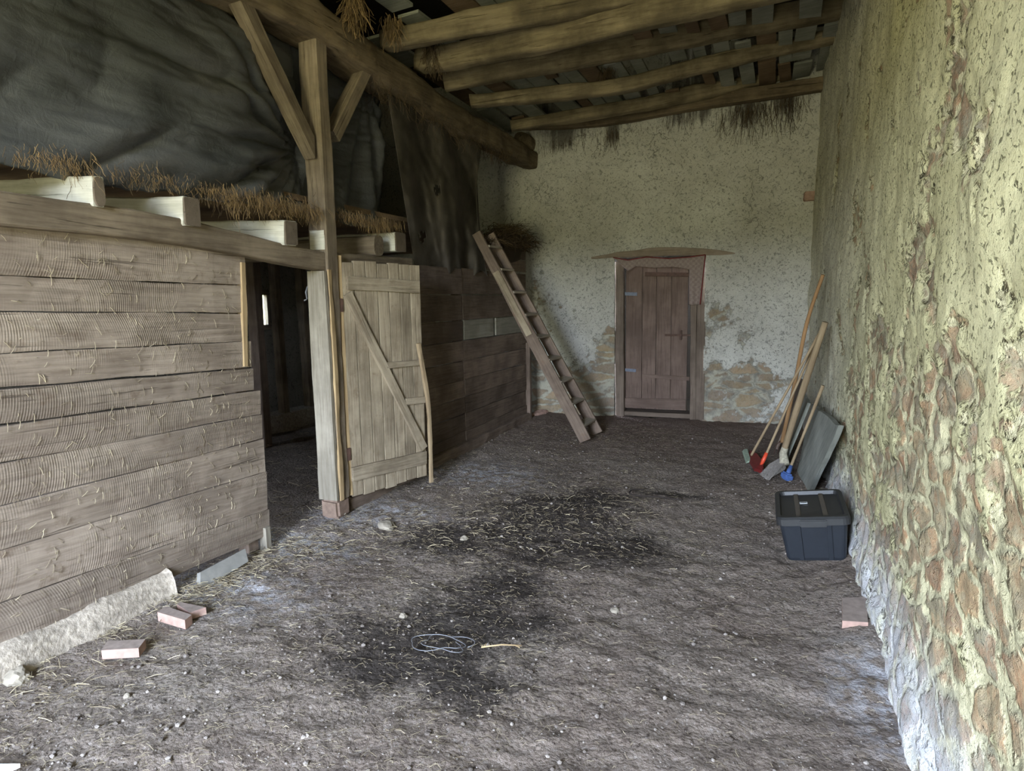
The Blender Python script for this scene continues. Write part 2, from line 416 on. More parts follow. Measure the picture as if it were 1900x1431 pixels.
def box(name, size, mtx, mat, parent=None, bev=.003, jit=0, taper=1.0):
    bm = bmesh.new(); bmesh.ops.create_cube(bm, size=1)
    for v in bm.verts:
        s = taper if v.co.z < 0 else 1
        v.co = Vector((v.co.x * size[0] * s, v.co.y * size[1] * s, v.co.z * size[2]))
        if jit: v.co += Vector((rnd.uniform(-jit, jit), rnd.uniform(-jit, jit), rnd.uniform(-jit, jit)))
    if bev: bmesh.ops.bevel(bm, geom=bm.edges[:] + bm.verts[:], offset=bev, segments=2, affect='EDGES')
    me = bpy.data.meshes.new(name); bm.to_mesh(me); bm.free(); me.materials.append(M[mat])
    return link(bpy.data.objects.new(name, me), mtx, parent)
T = Matrix.Translation
def Rz(a): return Matrix.Rotation(a, 4, 'Z')
def Rx(a): return Matrix.Rotation(a, 4, 'X')
def Ry(a): return Matrix.Rotation(a, 4, 'Y')

def rock(name, loc, size, mat, parent=None, seed=0, sub=3, rough=.35, flat=0):
    bm = bmesh.new(); bmesh.ops.create_icosphere(bm, subdivisions=sub, radius=1)
    for v in bm.verts:
        d = 1 + rough * noise.noise(v.co * 1.1 + Vector((seed, seed * 2, 0))) + rough * .4 * noise.noise(v.co * 2.7 + Vector((seed, 0, 0)))
        v.co = Vector((v.co.x * size[0], v.co.y * size[1], v.co.z * size[2])) * d
        if v.co.z < -size[2] * .6: v.co.z = -size[2] * .6
    me = bpy.data.meshes.new(name); bm.to_mesh(me); bm.free(); me.materials.append(M[mat])
    return link(bpy.data.objects.new(name, me), T(Vector(loc) + Vector((0, 0, size[2] * .55))) @ Rz(seed), parent)

class Strands:
    """loose stalks: thin three-sided stems collected in one mesh of stuff"""
    def __init__(s): s.V, s.F = [], []
    def add(s, pts, r):
        b = len(s.V); pts = [Vector(p) for p in pts]
        for i, p in enumerate(pts):
            t = (pts[min(i + 1, len(pts) - 1)] - pts[max(i - 1, 0)])
            t = t.normalized() if t.length > 1e-7 else Vector((0, 0, 1))
            a = t.orthogonal().normalized(); c = t.cross(a)
            for k in range(3):
                an = k * 2.094
                s.V.append(p + (a * math.cos(an) + c * math.sin(an)) * r)
        for i in range(len(pts) - 1):
            for k in range(3):
                k2 = (k + 1) % 3
                s.F.append((b + i * 3 + k, b + i * 3 + k2, b + i * 3 + 3 + k2, b + i * 3 + 3 + k))
        s.F.append((b, b + 2, b + 1)); e = b + (len(pts) - 1) * 3; s.F.append((e, e + 1, e + 2))
    def droop(s, p, L_, r, out=(0, 0, 0), curl=.35, n=5):
        p = Vector(p); d = (Vector((rnd.gauss(0, curl), rnd.gauss(0, curl), -1)) + Vector(out)).normalized(); pts = [p]
        for i in range(n):
            d = (d + Vector((rnd.gauss(0, curl), rnd.gauss(0, curl), rnd.gauss(-.12, curl * .6)))).normalized()
            p = p + d * (L_ / n); pts.append(p)
        s.add(pts, r)
    def build(s, name, mat, label=None, cat=None, parent=None):
        o = mesh(name, s.V, s.F, mat, parent)
        return tag(o, label, cat, None, 'stuff')

XR, XL, YB, YF = .5, -3.1, 8.8, -2.6
def set_attr(o, name, vals):
    a = o.data.attributes.new(name, 'FLOAT', 'POINT'); a.data.foreach_set('value', np.array(vals, dtype=np.float32))

# ------------------------------------------------------------------ the setting
def ground(x, y):
    z = .016 * fbm((x, y, 1.7), 4, 1.3) + .010 * fbm((x, y, 9.1), 4, 5.5)
    z += .05 * sst(.14, .55, x) * sst(2.6, 3.9, y) + .02 * sst(.2, .55, x)
    z += .02 * sst(-2.85, -3.1, x) * sst(3.2, 2.4, y)
    return z - .012
def blob(x, y, pts):
    return max(math.exp(-(((x - a) / rx) ** 2 + ((y - b) / ry) ** 2)) for a, b, rx, ry in pts)
def fl(px, py, rx, ry):
    p = on(px, py, z=0); return (p.x, p.y, rx, ry)
DAMP = [fl(1030, 950, .75, .75), fl(960, 990, .7, .45), fl(830, 1000, .55, .38), fl(1120, 1010, .6, .5), fl(1170, 1000, .25, .2), fl(1000, 1035, .3, .15),
        fl(930, 1090, .4, .45), fl(880, 1150, .55, .36), fl(780, 1200, .62, .4), fl(700, 1230, .4, .25), fl(860, 1260, .35, .25),
        fl(1240, 915, .4, .1), fl(1100, 930, .4, .5), fl(1000, 1150, .2, .15)]
PALE = [fl(720, 945, .5, .25), fl(660, 960, .4, .2), fl(1680, 1330, .18, .35), fl(1640, 1280, .2, .3), fl(430, 1090, .5, .25), fl(560, 1010, .5, .2), fl(900, 880, .5, .4)]
def grid_floor():
    xs = [-3.9, -3.6, -3.4, -3.3] + list(np.arange(-3.2, .80, .024)); ys = list(np.arange(-3.1, 1.3, .2)) + list(np.arange(1.3, 4.2, .018)) + list(np.arange(4.2, 8.95, .03))
    V = []; dp = []; pl = []
    for y in ys:
        for x in xs:
            z = ground(x, y) + .007 * fbm((x, y, 3.3), 4, 17) + .003 * noise.noise(Vector((x * 60, y * 60, 0)))
            V.append((x, y, z)); d = blob(x, y, DAMP) if 2 < y < 6.5 else 0
            dp.append(d); pl.append(blob(x, y, PALE) if 1.5 < y < 7 else 0)
    nx = len(xs); Fc = [(j * nx + i, j * nx + i + 1, (j + 1) * nx + i + 1, (j + 1) * nx + i) for j in range(len(ys) - 1) for i in range(nx - 1)]
    o = mesh('floor', V, Fc, 'earth', smooth=True); set_attr(o, 'damp', dp); set_attr(o, 'pale', pl); set_attr(o, 'chaff', [sst(6.0, 7.6, v[1]) * sst(.4, -.3, v[0]) + .25 * sst(-.2, .4, fbm((v[0], v[1], 12), 3, 1.1)) for v in V])
    return tag(o, 'trodden grey earth floor of the barn with damp black patches', 'floor', None, 'structure')
grid_floor()
def stable_floor():
    xs = np.arange(-7.1, -3.15, .08); ys = np.arange(-3.1, 9, .08)
    V = [(x, y, -.006 + .02 * fbm((x, y, 4), 4, 3) - .05 * sst(-3.5, -3.3, x)) for y in ys for x in xs]; nx = len(xs)
    Fc = [(j * nx + i, j * nx + i + 1, (j + 1) * nx + i + 1, (j + 1) * nx + i) for j in range(len(ys) - 1) for i in range(nx - 1)]
    o = mesh('stable_floor', V, Fc, 'earth', smooth=True); set_attr(o, 'damp', [.25] * len(V)); set_attr(o, 'pale', [0] * len(V))
    tag(o, 'dark earth floor of the stable behind the plank partition', 'floor', None, 'structure')
stable_floor()

def wall_grid(name, us, vs, fn, mat, label, skip=None, soot=None, salt=None, stone=None, cat='wall'):
    V = []; A1 = []; A2 = []; A3 = []
    for v in vs:
        for u in us:
            s = stone(u, v); V.append(fn(u, v, s)); A1.append(s); A2.append(soot(u, v) if soot else 0); A3.append(salt(u, v) if salt else 0)
    nx = len(us)
    Fc = [(j * nx + i, j * nx + i + 1, (j + 1) * nx + i + 1, (j + 1) * nx + i) for j in range(len(vs) - 1) for i in range(nx - 1)
          if not (skip and skip((us[i] + us[i + 1]) / 2, (vs[j] + vs[j + 1]) / 2))]
    o = mesh(name, V, Fc, mat, smooth=True)
    set_attr(o, 'stone', A1); set_attr(o, 'soot', A2); set_attr(o, 'salt', A3)
    return tag(o, label, cat, None, 'structure')

# long wall along the passage, limewash falling off the rubble, warm light tinted into it
def st_right(y, z):
    a = .33 + .42 * fbm((0, y, z), 6, 2.6) + .22 * fbm((5, y, z), 3, .8)
    a += .34 * sst(1.7, .8, z) * sst(6.5, 3.0, y) - .10 * sst(1.2, 2.2, z) + .05 * sst(.9, .2, z)
    a += .10 * sst(3.4, 2.0, y) - .12 * sst(5.0, 7.5, y)
    return a
def fn_right(y, z, s):
    x = XR - .09 * sst(5.5, 8.8, y) + .03 * fbm((0, y, z), 3, .8) + .010 * fbm((2, y, z), 4, 3.0)
    x += .016 * sst(.46, .54, s) + .006 * fbm((4, y, z), 3, 14) * (.5 + 1.2 * sst(.4, .6, s))
    x -= .06 * sst(.35, -.05, z) * (.6 + .6 * fbm((7, y, 0), 3, 1.5)) - .04 * sst(2.5, 4.5, z)
    return (x, y, z)
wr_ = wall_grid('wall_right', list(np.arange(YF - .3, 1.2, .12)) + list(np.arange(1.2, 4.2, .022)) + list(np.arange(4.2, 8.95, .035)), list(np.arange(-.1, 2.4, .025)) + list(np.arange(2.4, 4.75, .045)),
          fn_right, 'wall_lime', 'long rubble wall with flaking limewash along the passage, warm light tinted into its colour', stone=st_right,
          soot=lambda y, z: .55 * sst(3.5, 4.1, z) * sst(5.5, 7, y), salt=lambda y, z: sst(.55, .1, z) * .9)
set_attr(wr_, 'grey', [sst(3.6, 6.6, v.co.y) for v in wr_.data.vertices])  # far end greyed and lightened in colour to make up for weak light
# end wall with the plank door
DX0, DX1, DZ = -2.03, -.84, 2.17
def st_back(x, z):
    a = .30 + .30 * fbm((x, 3, z), 5, 1.5) + .10 * sst(2.6, .4, z) + .16 * sst(1.1, .3, z)
    a -= .16 * sst(1.5, 2.1, z)
    e = min(abs(x - DX0), abs(x - DX1))
    a += .22 * sst(.3, .05, e) * sst(1.7, 1.0, z) + .14 * sst(.75, .35, z)
    return a
def fn_back(x, z, s):
    return (x, YB + .02 * fbm((x, 6, z), 4, 1.2) + .016 * sst(.46, .54, s) + .01 * fbm((x, 2, z), 3, 7), z)
def soot_back(x, z):
    top = 3.80 + .07 * (x + 3.0)                   # below the last joist
    a = .30 * sst(top - .35, top + .05, z)
    for c, w_, l in ((-.38, .22, .75), (.08, .13, .65), (-2.05, .12, .5), (-2.75, .35, .35), (-1.2, .2, .3), (-.9, .12, .35)):
        a += .75 * math.exp(-((x - c) / w_) ** 2) * sst(top - l, top - l * .1, z)
    a += .30 * math.exp(-((x + .55) / .25) ** 2 - ((z - 2.35) / .3) ** 2)
    return a
us = sorted(set([round(float(v), 4) for v in np.arange(-7.2, -3.9, .12)] + [round(float(v), 4) for v in np.arange(-3.9, .85, .035)] + [DX0, DX1]))
us = [u for u in us if u in (DX0, DX1) or min(abs(u - DX0), abs(u - DX1)) > .015]
vs = sorted(set([round(float(v), 4) for v in np.arange(-.1, 4.75, .035)] + [DZ])); vs = [v for v in vs if v == DZ or abs(v - DZ) > .015]
wall_grid('wall_back', us, vs, fn_back, 'back_lime', 'grey-white limewashed end wall around the plank door',
          skip=lambda u, v: DX0 < u < DX1 and v < DZ, stone=st_back, soot=soot_back, salt=lambda x, z: .12)
def quad_box(name, lo, hi, mat, label, cat='wall', kind='structure', skipf=()):
    (x0, y0, z0), (x1, y1, z1) = lo, hi
    v = [(x0, y0, z0), (x1, y0, z0), (x1, y1, z0), (x0, y1, z0), (x0, y0, z1), (x1, y0, z1), (x1, y1, z1), (x0, y1, z1)]
    f = [(0, 3, 2, 1), (4, 5, 6, 7), (0, 1, 5, 4), (1, 2, 6, 5), (2, 3, 7, 6), (3, 0, 4, 7)]
    return tag(mesh(name, v, [q for i, q in enumerate(f) if i not in skipf], mat), label, cat, None, kind)
def plainattr(o):
    for a in ('stone', 'soot', 'salt'): set_attr(o, a, [.2] * len(o.data.vertices))
quad_box('leak_slab', (-7.6, YF - .4, -.22), (1.2, 11.3, -.13), 'dark', 'unseen slab under the barn that stops light leaking in', 'ground')  # added below the floors to block skylight from underneath
for a in ('damp', 'pale'): pass
# reveals of the far doorway and the dark storeroom behind it
rv = []; rf = []
for (a, b) in (((DX0, -.05), (DX0, DZ)), ((DX0, DZ), (DX1, DZ)), ((DX1, DZ), (DX1, -.05))):
    n0 = len(rv); N_ = 24
    for i in range(N_ + 1):
        for yy in (YB - .0, YB + .12, YB + .28, YB + .45):
            t = i / N_; x = lerp(a[0], b[0], t); z = lerp(a[1], b[1], t)
            d = .02 * fbm((x, yy, z), 3, 6); rv.append((x + (d if a[0] == b[0] else 0), yy + (.02 if yy == YB else 0), z + (d if a[1] == b[1] else 0)))
    for i in range(N_):
        for j in range(3): q = n0 + i * 4 + j; rf.append((q, q + 1, q + 5, q + 4))
o = mesh('wall_reveal', rv, rf, 'back_lime'); plainattr(o); tag(o, 'rough stone sides of the far doorway', 'wall', None, 'structure')
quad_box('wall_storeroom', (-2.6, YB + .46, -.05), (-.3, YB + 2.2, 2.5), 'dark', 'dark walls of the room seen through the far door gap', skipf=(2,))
# stable side
o = quad_box('ceiling_roof', (-7.3, YF - .3, 4.72), (.9, 9.3, 4.8), 'dark', 'dark underside of the barn roof', 'ceiling')
def grid_yz(name, x, y0, y1, z0, z1, hole, mat, label):
    ys = sorted([*np.linspace(y0, y1, 30), hole[0], hole[1]]); zs = sorted([*np.linspace(z0, z1, 20), hole[2], hole[3]])
    if name == 'wall_left': ys = sorted(ys + [FILL_OPENING[0], FILL_OPENING[1]]); zs = sorted(zs + [FILL_OPENING[2], FILL_OPENING[3]])
    V = [(x + .02 * fbm((y, z, 1), 3, 1.5), y, z) for z in zs for y in ys]; nx = len(ys)
    Fc = [(j * nx + i, j * nx + i + 1, (j + 1) * nx + i + 1, (j + 1) * nx + i) for j in range(len(zs) - 1) for i in range(nx - 1)
          if not (hole[0] < (ys[i] + ys[i + 1]) / 2 < hole[1] and hole[2] < (zs[j] + zs[j + 1]) / 2 < hole[3])
          and not (name == 'wall_left' and FILL_OPENING[0] < (ys[i] + ys[i + 1]) / 2 < FILL_OPENING[1] and FILL_OPENING[2] < (zs[j] + zs[j + 1]) / 2 < FILL_OPENING[3])]
    o = mesh(name, V, Fc, mat, smooth=True); set_attr(o, 'stone', [.35] * len(V)); set_attr(o, 'soot', [.1] * len(V)); set_attr(o, 'salt', [0] * len(V))
    return tag(o, label, 'wall', None, 'structure')
XS = -6.55
wa, wb = on(477, 547, x=XS), on(493, 603, x=XS)
FILL_OPENING = (1.1, 1.9, 1.2, 1.8)  # unseen opening added to let more light into the dark stable
grid_yz('wall_left', XS, YF, 9.0, -.1, 4.75, (wa.y, wb.y, wb.z, wa.z), 'dark_lime', 'dusty outer wall of the stable with one tiny window and an unseen added opening')
wn = thing('window_1', (XS, (wa.y + wb.y) / 2, wb.z), 'tiny bright window in the stable wall', 'window', kind='structure')
cy_, cz_ = (wa.y + wb.y) / 2, (wa.z + wb.z) / 2
for a, b in (((wa.y - .05, wa.z + .03), (wb.y + .05, wa.z + .03)), ((wa.y - .05, wb.z - .03), (wb.y + .05, wb.z - .03))):
    timber('window_frame', [(XS + .02, a[0], a[1]), (XS + .02, b[0], b[1])], .06, .07, (0, 0, 1), 'oak', wn)
for y in (wa.y - .02, wb.y + .02):
    timber('window_frame', [(XS + .02, y, wb.z), (XS + .02, y, wa.z)], .06, .04, (0, 1, 0), 'oak', wn)
mesh('pane', [(XS - .02, wa.y, wb.z), (XS - .02, wb.y, wb.z), (XS - .02, wb.y, wa.z), (XS - .02, wa.y, wa.z)], [(0, 1, 2, 3)], 'pane', wn)
# front wall behind the viewer with the wide barn doorway
OX0, OX1, OZ = -1.95, -.5, 3.35
fv = [(-7.2, YF, -.1), (OX0, YF, -.1), (OX0, YF, OZ), (OX1, YF, OZ), (OX1, YF, -.1), (.9, YF, -.1), (.9, YF, 4.8), (-7.2, YF, 4.8), (-7.2, YF, OZ), (.9, YF, OZ)]
o = mesh('wall_front', fv, [(0, 1, 2, 8), (4, 5, 9, 3), (8, 2, 3, 9, 6, 7)], 'back_lime'); plainattr(o)
tag(o, 'front wall of the barn around the wide open doorway', 'wall', None, 'structure')
# loft deck over the stable
quad_box('loft_floor', (-6.6, YF, 2.36), (-3.22, 8.75, 2.40), 'roof_brown', 'old board deck of the hay loft over the stable', 'loft floor')

# roof boarding seen between the joists
def jz(x): return 3.93 + .07 * (x + 3.1)
rb = []; rfc = []; rmi = []
x = -3.9
while x < .42:
    w_ = rnd.uniform(.10, .22)
    y = 2.0
    while y < 8.7:
        ln = rnd.uniform(.5, 1.8); y1 = min(8.75, y + ln)
        if rnd.random() > .16:
            dz = rnd.uniform(.0, .05); tl = rnd.uniform(-.02, .02); n0 = len(rb); sk = rnd.uniform(-.03, .03)
            for (a, b, c) in ((0, 0, 0), (1, 0, 0), (1, 1, 0), (0, 1, 0), (0, 0, 1), (1, 0, 1), (1, 1, 1), (0, 1, 1)):
                xx = x + a * w_ + b * sk; rb.append((xx, lerp(y, y1, b), jz(xx) + dz + c * .025 + tl * b))
            rfc += [tuple(n0 + i for i in q) for q in ((0, 3, 2, 1), (4, 5, 6, 7), (0, 1, 5, 4), (1, 2, 6, 5), (2, 3, 7, 6), (3, 0, 4, 7))]
            rmi += [rnd.choice([0, 0, 1])] * 6
        y = y1 + rnd.uniform(.0, .12)
    x += w_ + rnd.uniform(.015, .09)
o = mesh('ceiling', rb, rfc, None, mats=['roof_grey', 'roof_brown'], mi=rmi)
tag(o, 'gappy grey and brown roof boards lying across the joists', 'ceiling', None, 'structure')

# ------------------------------------------------------------------ joists, beam, post, braces
JO = [ # bottom edge in the photo: at the main beam, on the way, at the long wall (None: leaves the picture); w, t
    ([(702, 92), (830, 70), (930, 53), (1100, 17)], None, .17, .19, 'thick bowed ceiling joist nearest the viewer, its tip over the beam by a hay tuft'),
    ([(771, 133), (916, 109), (1100, 72), (1412, 0)], None, .15, .22, 'straight pale ceiling joist, second from the viewer, dark hay clump at its tip'),
    ([(818, 167), (957, 140), (1100, 116), (1330, 72)], (1555, 33), .16, .22, 'squared ceiling joist with a long crack, third from the viewer'),
    ([(868, 198), (998, 186), (1150, 170), (1330, 125)], (1545, 76), .14, .15, 'thin crooked ceiling joist, fourth from the viewer'),
    ([(944, 242), (1133, 213), (1270, 186), (1412, 157)], (1530, 131), .14, .15, 'brown gnarled ceiling joist, second from the end wall')]
for pts, endp, w_, t_, lab in JO:
    xs_ = [-3.1 + .5 * i for i in range(4)]
    p0 = on(*pts[0], x=-3.08)
    ks = [0]
    if endp: pe = on(*endp, x=.47)
    else:                                            # same height run as its neighbours
        q = pts[-1]; best = None
        for i in range(60):
            x = -2.6 + i * .05; c = on(*q, x=x); tz = p0.z + .07 * (x + 3.08)
            e = abs(c.z - tz)
            if best is None or e < best[0]: best = (e, c)
        d = best[1] - p0; pe = p0 + d * ((.47 - p0.x) / d.x)
    path = []
    # place the in-between points on the vertical plane through both ends
    d2 = Vector((pe.x - p0.x, pe.y - p0.y, 0)); nn = Vector((d2.y, -d2.x, 0))
    for q in pts[1:]:
        rr = ray(*q); s_ = nn.dot(p0 - Vector((0, 0, EYE))) / nn.dot(rr); path.append(Vector((0, 0, EYE)) + rr * s_)
    path = [p0] + [p for p in path if p0.x + .2 < p.x < pe.x - .2] + [pe + Vector((.10, 0, 0))]
    path = [p + Vector((0, w_ * .45, t_ / 2)) for p in path]
    o = timber('ceiling_joist', path, [w_ * .95, w_, w_ * 1.05, w_], [t_ * .9, t_, t_, t_ * .95], (0, 0, 1), 'joist', None, sq=4.2, n=18, seg=50, rough=.012, lump=.02, smooth=True)
    tag(o, lab, 'joist', 'ceiling joists over the passage')
wp = [on(945, 239, y=8.62), on(1110, 232, y=8.62), on(1280, 203, y=8.62), on(1527, 166, y=8.62)]
tag(timber('wall_plate', [p + Vector((0, .06, .075)) for p in wp], .13, .15, (0, 0, 1), 'beam', None, sq=8, seg=50, rough=.008),
    'brown squared timber lying along the top of the end wall', 'beam')

ar = [on(300, -60, x=-2.98), on(477, 8, x=-2.98), on(588, 64, x=-2.98), on(696, 138, x=-2.98), on(797, 200, x=-2.98), on(868, 248, x=-2.99), on(932, 276, x=-3.02)]
ar.append(Vector((-3.1, 8.9, ar[-1].z + .04)))
ar.insert(0, ar[0] + (ar[0] - ar[1]) * 3)
bp = [p + Vector((-.15, 0, .13)) for p in ar]
beamo = timber('main_beam', bp, [.30, .30, .30, .28, .29, .27, .27, .25, .24], [.25, .25, .26, .26, .27, .26, .25, .24, .22], (0, 0, 1), 'beam', None, sq=5, n=24, seg=110, rough=.02, lump=.035, smooth=True)
tag(beamo, 'massive dark oak beam running the length of the barn above the post', 'beam')
# round purlin end bedded in the end wall
pe_ = on(968, 262, y=8.55)
tag(timber('purlin_end', [pe_, pe_ + Vector((-.02, .4, .0))], .24, .24, (0, 0, 1), 'beam', None, sq=2.3, n=16, rough=.02, smooth=True),
    'round dark log end bedded in the end wall beside the main beam', 'log')

def beam_z(y):
    for a, b in zip(bp, bp[1:]):
        if a.y <= y <= b.y: return lerp(a.z, b.z, (y - a.y) / (b.y - a.y))
    return bp[-1].z
PX, PY = -3.10, 3.995
pst = thing('oak_post', (PX, PY, 0), 'upright squared oak post with two diagonal braces beside the stable doorway', 'post')
timber('shaft', [(PX, PY, .12), (PX - .005, PY, 1.2), (PX + .005, PY, 2.6), (PX, PY, 3.5)], [.155, .16, .155, .15], [.12, .125, .125, .12], (0, 1, 0), 'oak', pst, sq=8, seg=60, rough=.007, cham=.1)
timber('facing_board', [(PX - .005, PY - .085, .13), (PX - .005, PY - .085, 1.85)], [.165, .16, .165, .15], .03, (0, 1, 0), 'oak_pale', pst, sq=8, seg=40, rough=.003)
tag(timber('edge_strip', [(PX + .083, PY - .045, .12), (PX + .086, PY - .045, 1.0), (PX + .08, PY - .045, 1.86)], .012, .04, (0, 1, 0), 'fresh_wood', pst, sq=8, seg=60, rough=.008), 'split yellow wood edge')
box('base_stone', (.17, .15, .15), T((PX, PY - .02, .055)), 'foot', pst, .02, .008)
wpz = (on(575, 465, y=3.93).z, on(575, 428, y=3.93).z)
tag(box('paint_patch', (.13, .006, wpz[1] - wpz[0]), T((PX, PY - .066, (wpz[0] + wpz[1]) / 2)), 'white_wood', pst, .002, .004), 'patch of bluish white paint')
B0, B1 = on(579, 268, x=-3.06), on(452, 0, x=-3.06)
dB = (B1 - B0).normalized()
o = timber('brace', [B0 - dB * .02 + Vector((-.035, 0, 0)), B1 + dB * .28 + Vector((-.035, 0, 0))], .105, .10, (1, 0, 0), 'oak', None, sq=8, rough=.005, endcut=(-.06, 0))
tag(o, 'long diagonal brace rising from the post towards the viewer', 'brace', 'diagonal braces of the post')
B2, B3 = on(624, 250, x=-3.06), on(682, 128, x=-3.06)
dB = (B3 - B2).normalized()
o = timber('brace', [B2 - dB * .02 + Vector((-.035, 0, 0)), B3 + dB * .12 + Vector((-.035, 0, 0))], .10, .10, (1, 0, 0), 'oak', None, sq=8, rough=.006)
tag(o, 'short diagonal brace rising from the post towards the end wall', 'brace', 'diagonal braces of the post')

# ------------------------------------------------------------------ plank partition
XP = -3.10
pt = thing('plank_partition', (XP, 1.2, 0), 'near partition of wide grey sawn planks beside the stable doorway', 'partition')
NL = [((0, 420), (455, 480)), ((0, 512), (455, 529)), ((0, 578), (455, 581)), ((0, 656), (455, 633)), ((0, 720), (468, 682)), ((0, 790), (470, 726)),
      ((0, 860), (484, 770)), ((0, 940), (486, 815)), ((0, 1022), (491, 876)), ((0, 1120), (496, 946)), ((0, 1216), (500, 992))]
E0 = -2.55
for i in range(10):
    def line(k):
        a, b = on(*NL[k][0], x=XP), on(*NL[k][1], x=XP); s = (b.z - a.z) / (b.y - a.y)
        return lambda y: a.z + s * (y - a.y)
    up, lo = line(i), line(i + 1)
    y1 = on(*NL[i + 1][1], x=XP).y + (.0 if i < 4 else .01)
    if i == 0: y1 = on(455, 490, x=XP).y
    if i == 0:
        f0 = up; up = lambda y: f0(y) + .035
    g = .005 + (.010 if i == 4 else 0)
    ys = np.linspace(E0, y1, 6)
    path = [(XP - .016 + rnd.uniform(-.003, .003), y, (up(y) + lo(y)) / 2) for y in ys]
    timber('plank', path, [max(.04, up(y) - lo(y) - g) for y in ys], .03, (1, 0, 0), 'plank', pt, sq=8, seg=70, rough=.006, cham=.06, seed=i * 7.3)
e0, e1 = on(452, 487, x=XP + .01), on(457, 680, x=XP + .01)
tag(timber('edge_batten', [(XP - .02, e1.y, e1.z), (XP - .02, e0.y, e0.z)], .035, .06, (1, 0, 0), 'fresh_wood', pt, sq=8, rough=.005), 'split yellow edge batten')
timber('stud', [(XP - .075, 3.15, .0), (XP - .075, 3.13, 1.95)], .09, .09, (1, 0, 0), 'plank_dark', pt, sq=8, rough=.005)
timber('stud', [(XP - .075, 1.2, .0), (XP - .075, 1.2, 1.95)], .09, .09, (1, 0, 0), 'plank_dark', pt, sq=8, rough=.005)
st_ = on(497, 1005, x=XP + .01)
timber('foot_stub', [(XP - .012, st_.y, -.02), (XP - .012, st_.y, st_.z + .1)], .045, .06, (1, 0, 0), 'oak_pale', pt, sq=8, rough=.005)

def loft_beam(name, path, w_, t_, lab):
    return tag(timber(name, path, w_, t_, (0, 0, 1), 'oak', None, sq=8, seg=70, rough=.006), lab, 'beam')
tp = [on(0, 356, x=-3.04), on(300, 396, x=-3.04), on(450, 432, x=-3.04), on(606, 471, x=-3.04)]
bt = [on(0, 415, x=-3.04), on(300, 452, x=-3.04), on(450, 476, x=-3.04), on(606, 501, x=-3.04)]
pth = [Vector((-3.085, a.y, (a.z + b.z) / 2)) for a, b in zip(tp, bt)]
pth[-1].y = 3.925
pth = [Vector((-3.085, E0, pth[0].z + .02))] + pth
loft_beam('partition_beam', pth, .10, [.14, .145, .145, .14, .13], 'long brown timber along the top of the near plank partition')
c0, c1 = on(627, 484, x=-3.06), on(766, 492, x=-3.06)
loft_beam('partition_beam', [(-3.115, 4.075, c0.z), (-3.115, c1.y, c1.z)], .10, .125, 'short dark timber above the open stable door')

fp = thing('plank_partition', (XP, 6.6, 0), 'far partition of dark brown planks between the stable door and the end wall', 'partition')
zs = [1.97, 1.69, 1.42, 1.20, .98, .77, .58, .40, .20, .03]
for i in range(len(zs) - 1):
    for (ya, yb) in ((4.08, 6.28), (6.30, 8.22)):
        if i == 2 and ya > 6:
            timber('plank', [(XP - .02, 6.32, (zs[i] + zs[i + 1]) / 2 - .0), (XP - .02, 7.12, (zs[i] + zs[i + 1]) / 2)], zs[i] - zs[i + 1] - .012, .025, (1, 0, 0), 'plank_pale', fp, sq=8, rough=.005)
            timber('plank', [(XP - .02, 7.2, (zs[i] + zs[i + 1]) / 2), (XP - .02, yb, (zs[i] + zs[i + 1]) / 2)], zs[i] - zs[i + 1] - .012, .025, (1, 0, 0), 'plank_pale', fp, sq=8, rough=.005)
            continue
        j = rnd.uniform(-.004, .004); j2 = rnd.uniform(-.004, .004)
        zc_ = (zs[i] + zs[i + 1]) / 2; wd = zs[i] - zs[i + 1] - rnd.uniform(.001, .007)
        timber('plank', [(XP - .018 + rnd.uniform(-.006, .006), ya, zc_ + j), (XP - .018 + rnd.uniform(-.006, .006), yb, zc_ + j2)], [wd, wd * .98], .028, (1, 0, 0), 'plank_dark', fp, sq=8, rough=.006)
for k in range(2):
    timber('plank', [(XP - .02, 6.9, 2.06 + k * .16), (XP - .02, 8.24, 2.07 + k * .16)], .15, .028, (1, 0, 0), 'plank_dark', fp, sq=8, rough=.006)
timber('end_stud', [(XP + .02, 8.22, .03), (XP + .02, 8.22, 1.05)], .07, .06, (1, 0, 0), 'plank_dark', fp, sq=8, rough=.006)
timber('stud', [(XP - .08, 6.29, 0), (XP - .08, 6.29, 2.2)], .08, .08, (1, 0, 0), 'plank_dark', fp, sq=8)
timber('sill', [(XP - .01, 4.1, .03), (XP - .01, 8.25, .03)], .12, .12, (0, 0, 1), 'plank_dark', fp, sq=5, rough=.015)

# crumbling footing under the near partition
ff = []; ffc = []
fy = np.linspace(-2.5, on(325, 1090, x=-3.05).y, 90); pr = [(-3.2, -.05), (-3.2, .115), (-3.12, .12), (-3.075, .10), (-3.05, .05), (-3.03, -.05)]
for y in fy:
    tz = sst(-1, 2.6, y) * .04
    for (x, z) in pr:
        d = .018 * fbm((y, z, x), 4, 6); ff.append((x + d, y, z + (tz if z > 0 else 0) + d * .7))
for i in range(len(fy) - 1):
    for j in range(len(pr) - 1): q = i * 6 + j; ffc.append((q, q + 6, q + 7, q + 1))
ffc.append(tuple((len(fy) - 1) * 6 + j for j in range(6)))
tag(mesh('footing', ff, ffc, 'concrete', smooth=True), 'crumbling concrete footing under the near planks', 'footing', None, 'structure')
s0, s1, s2, s3 = on(372, 1062, x=-3.03), on(372, 1100, x=-2.985), on(461, 1042, x=-2.985), on(455, 1018, x=-3.03)
sv = [s0, s1, s2, s3]; sv = [Vector((p.x, p.y, max(p.z, -.005))) for p in sv]
tk = Vector((-.028, 0, -.012))
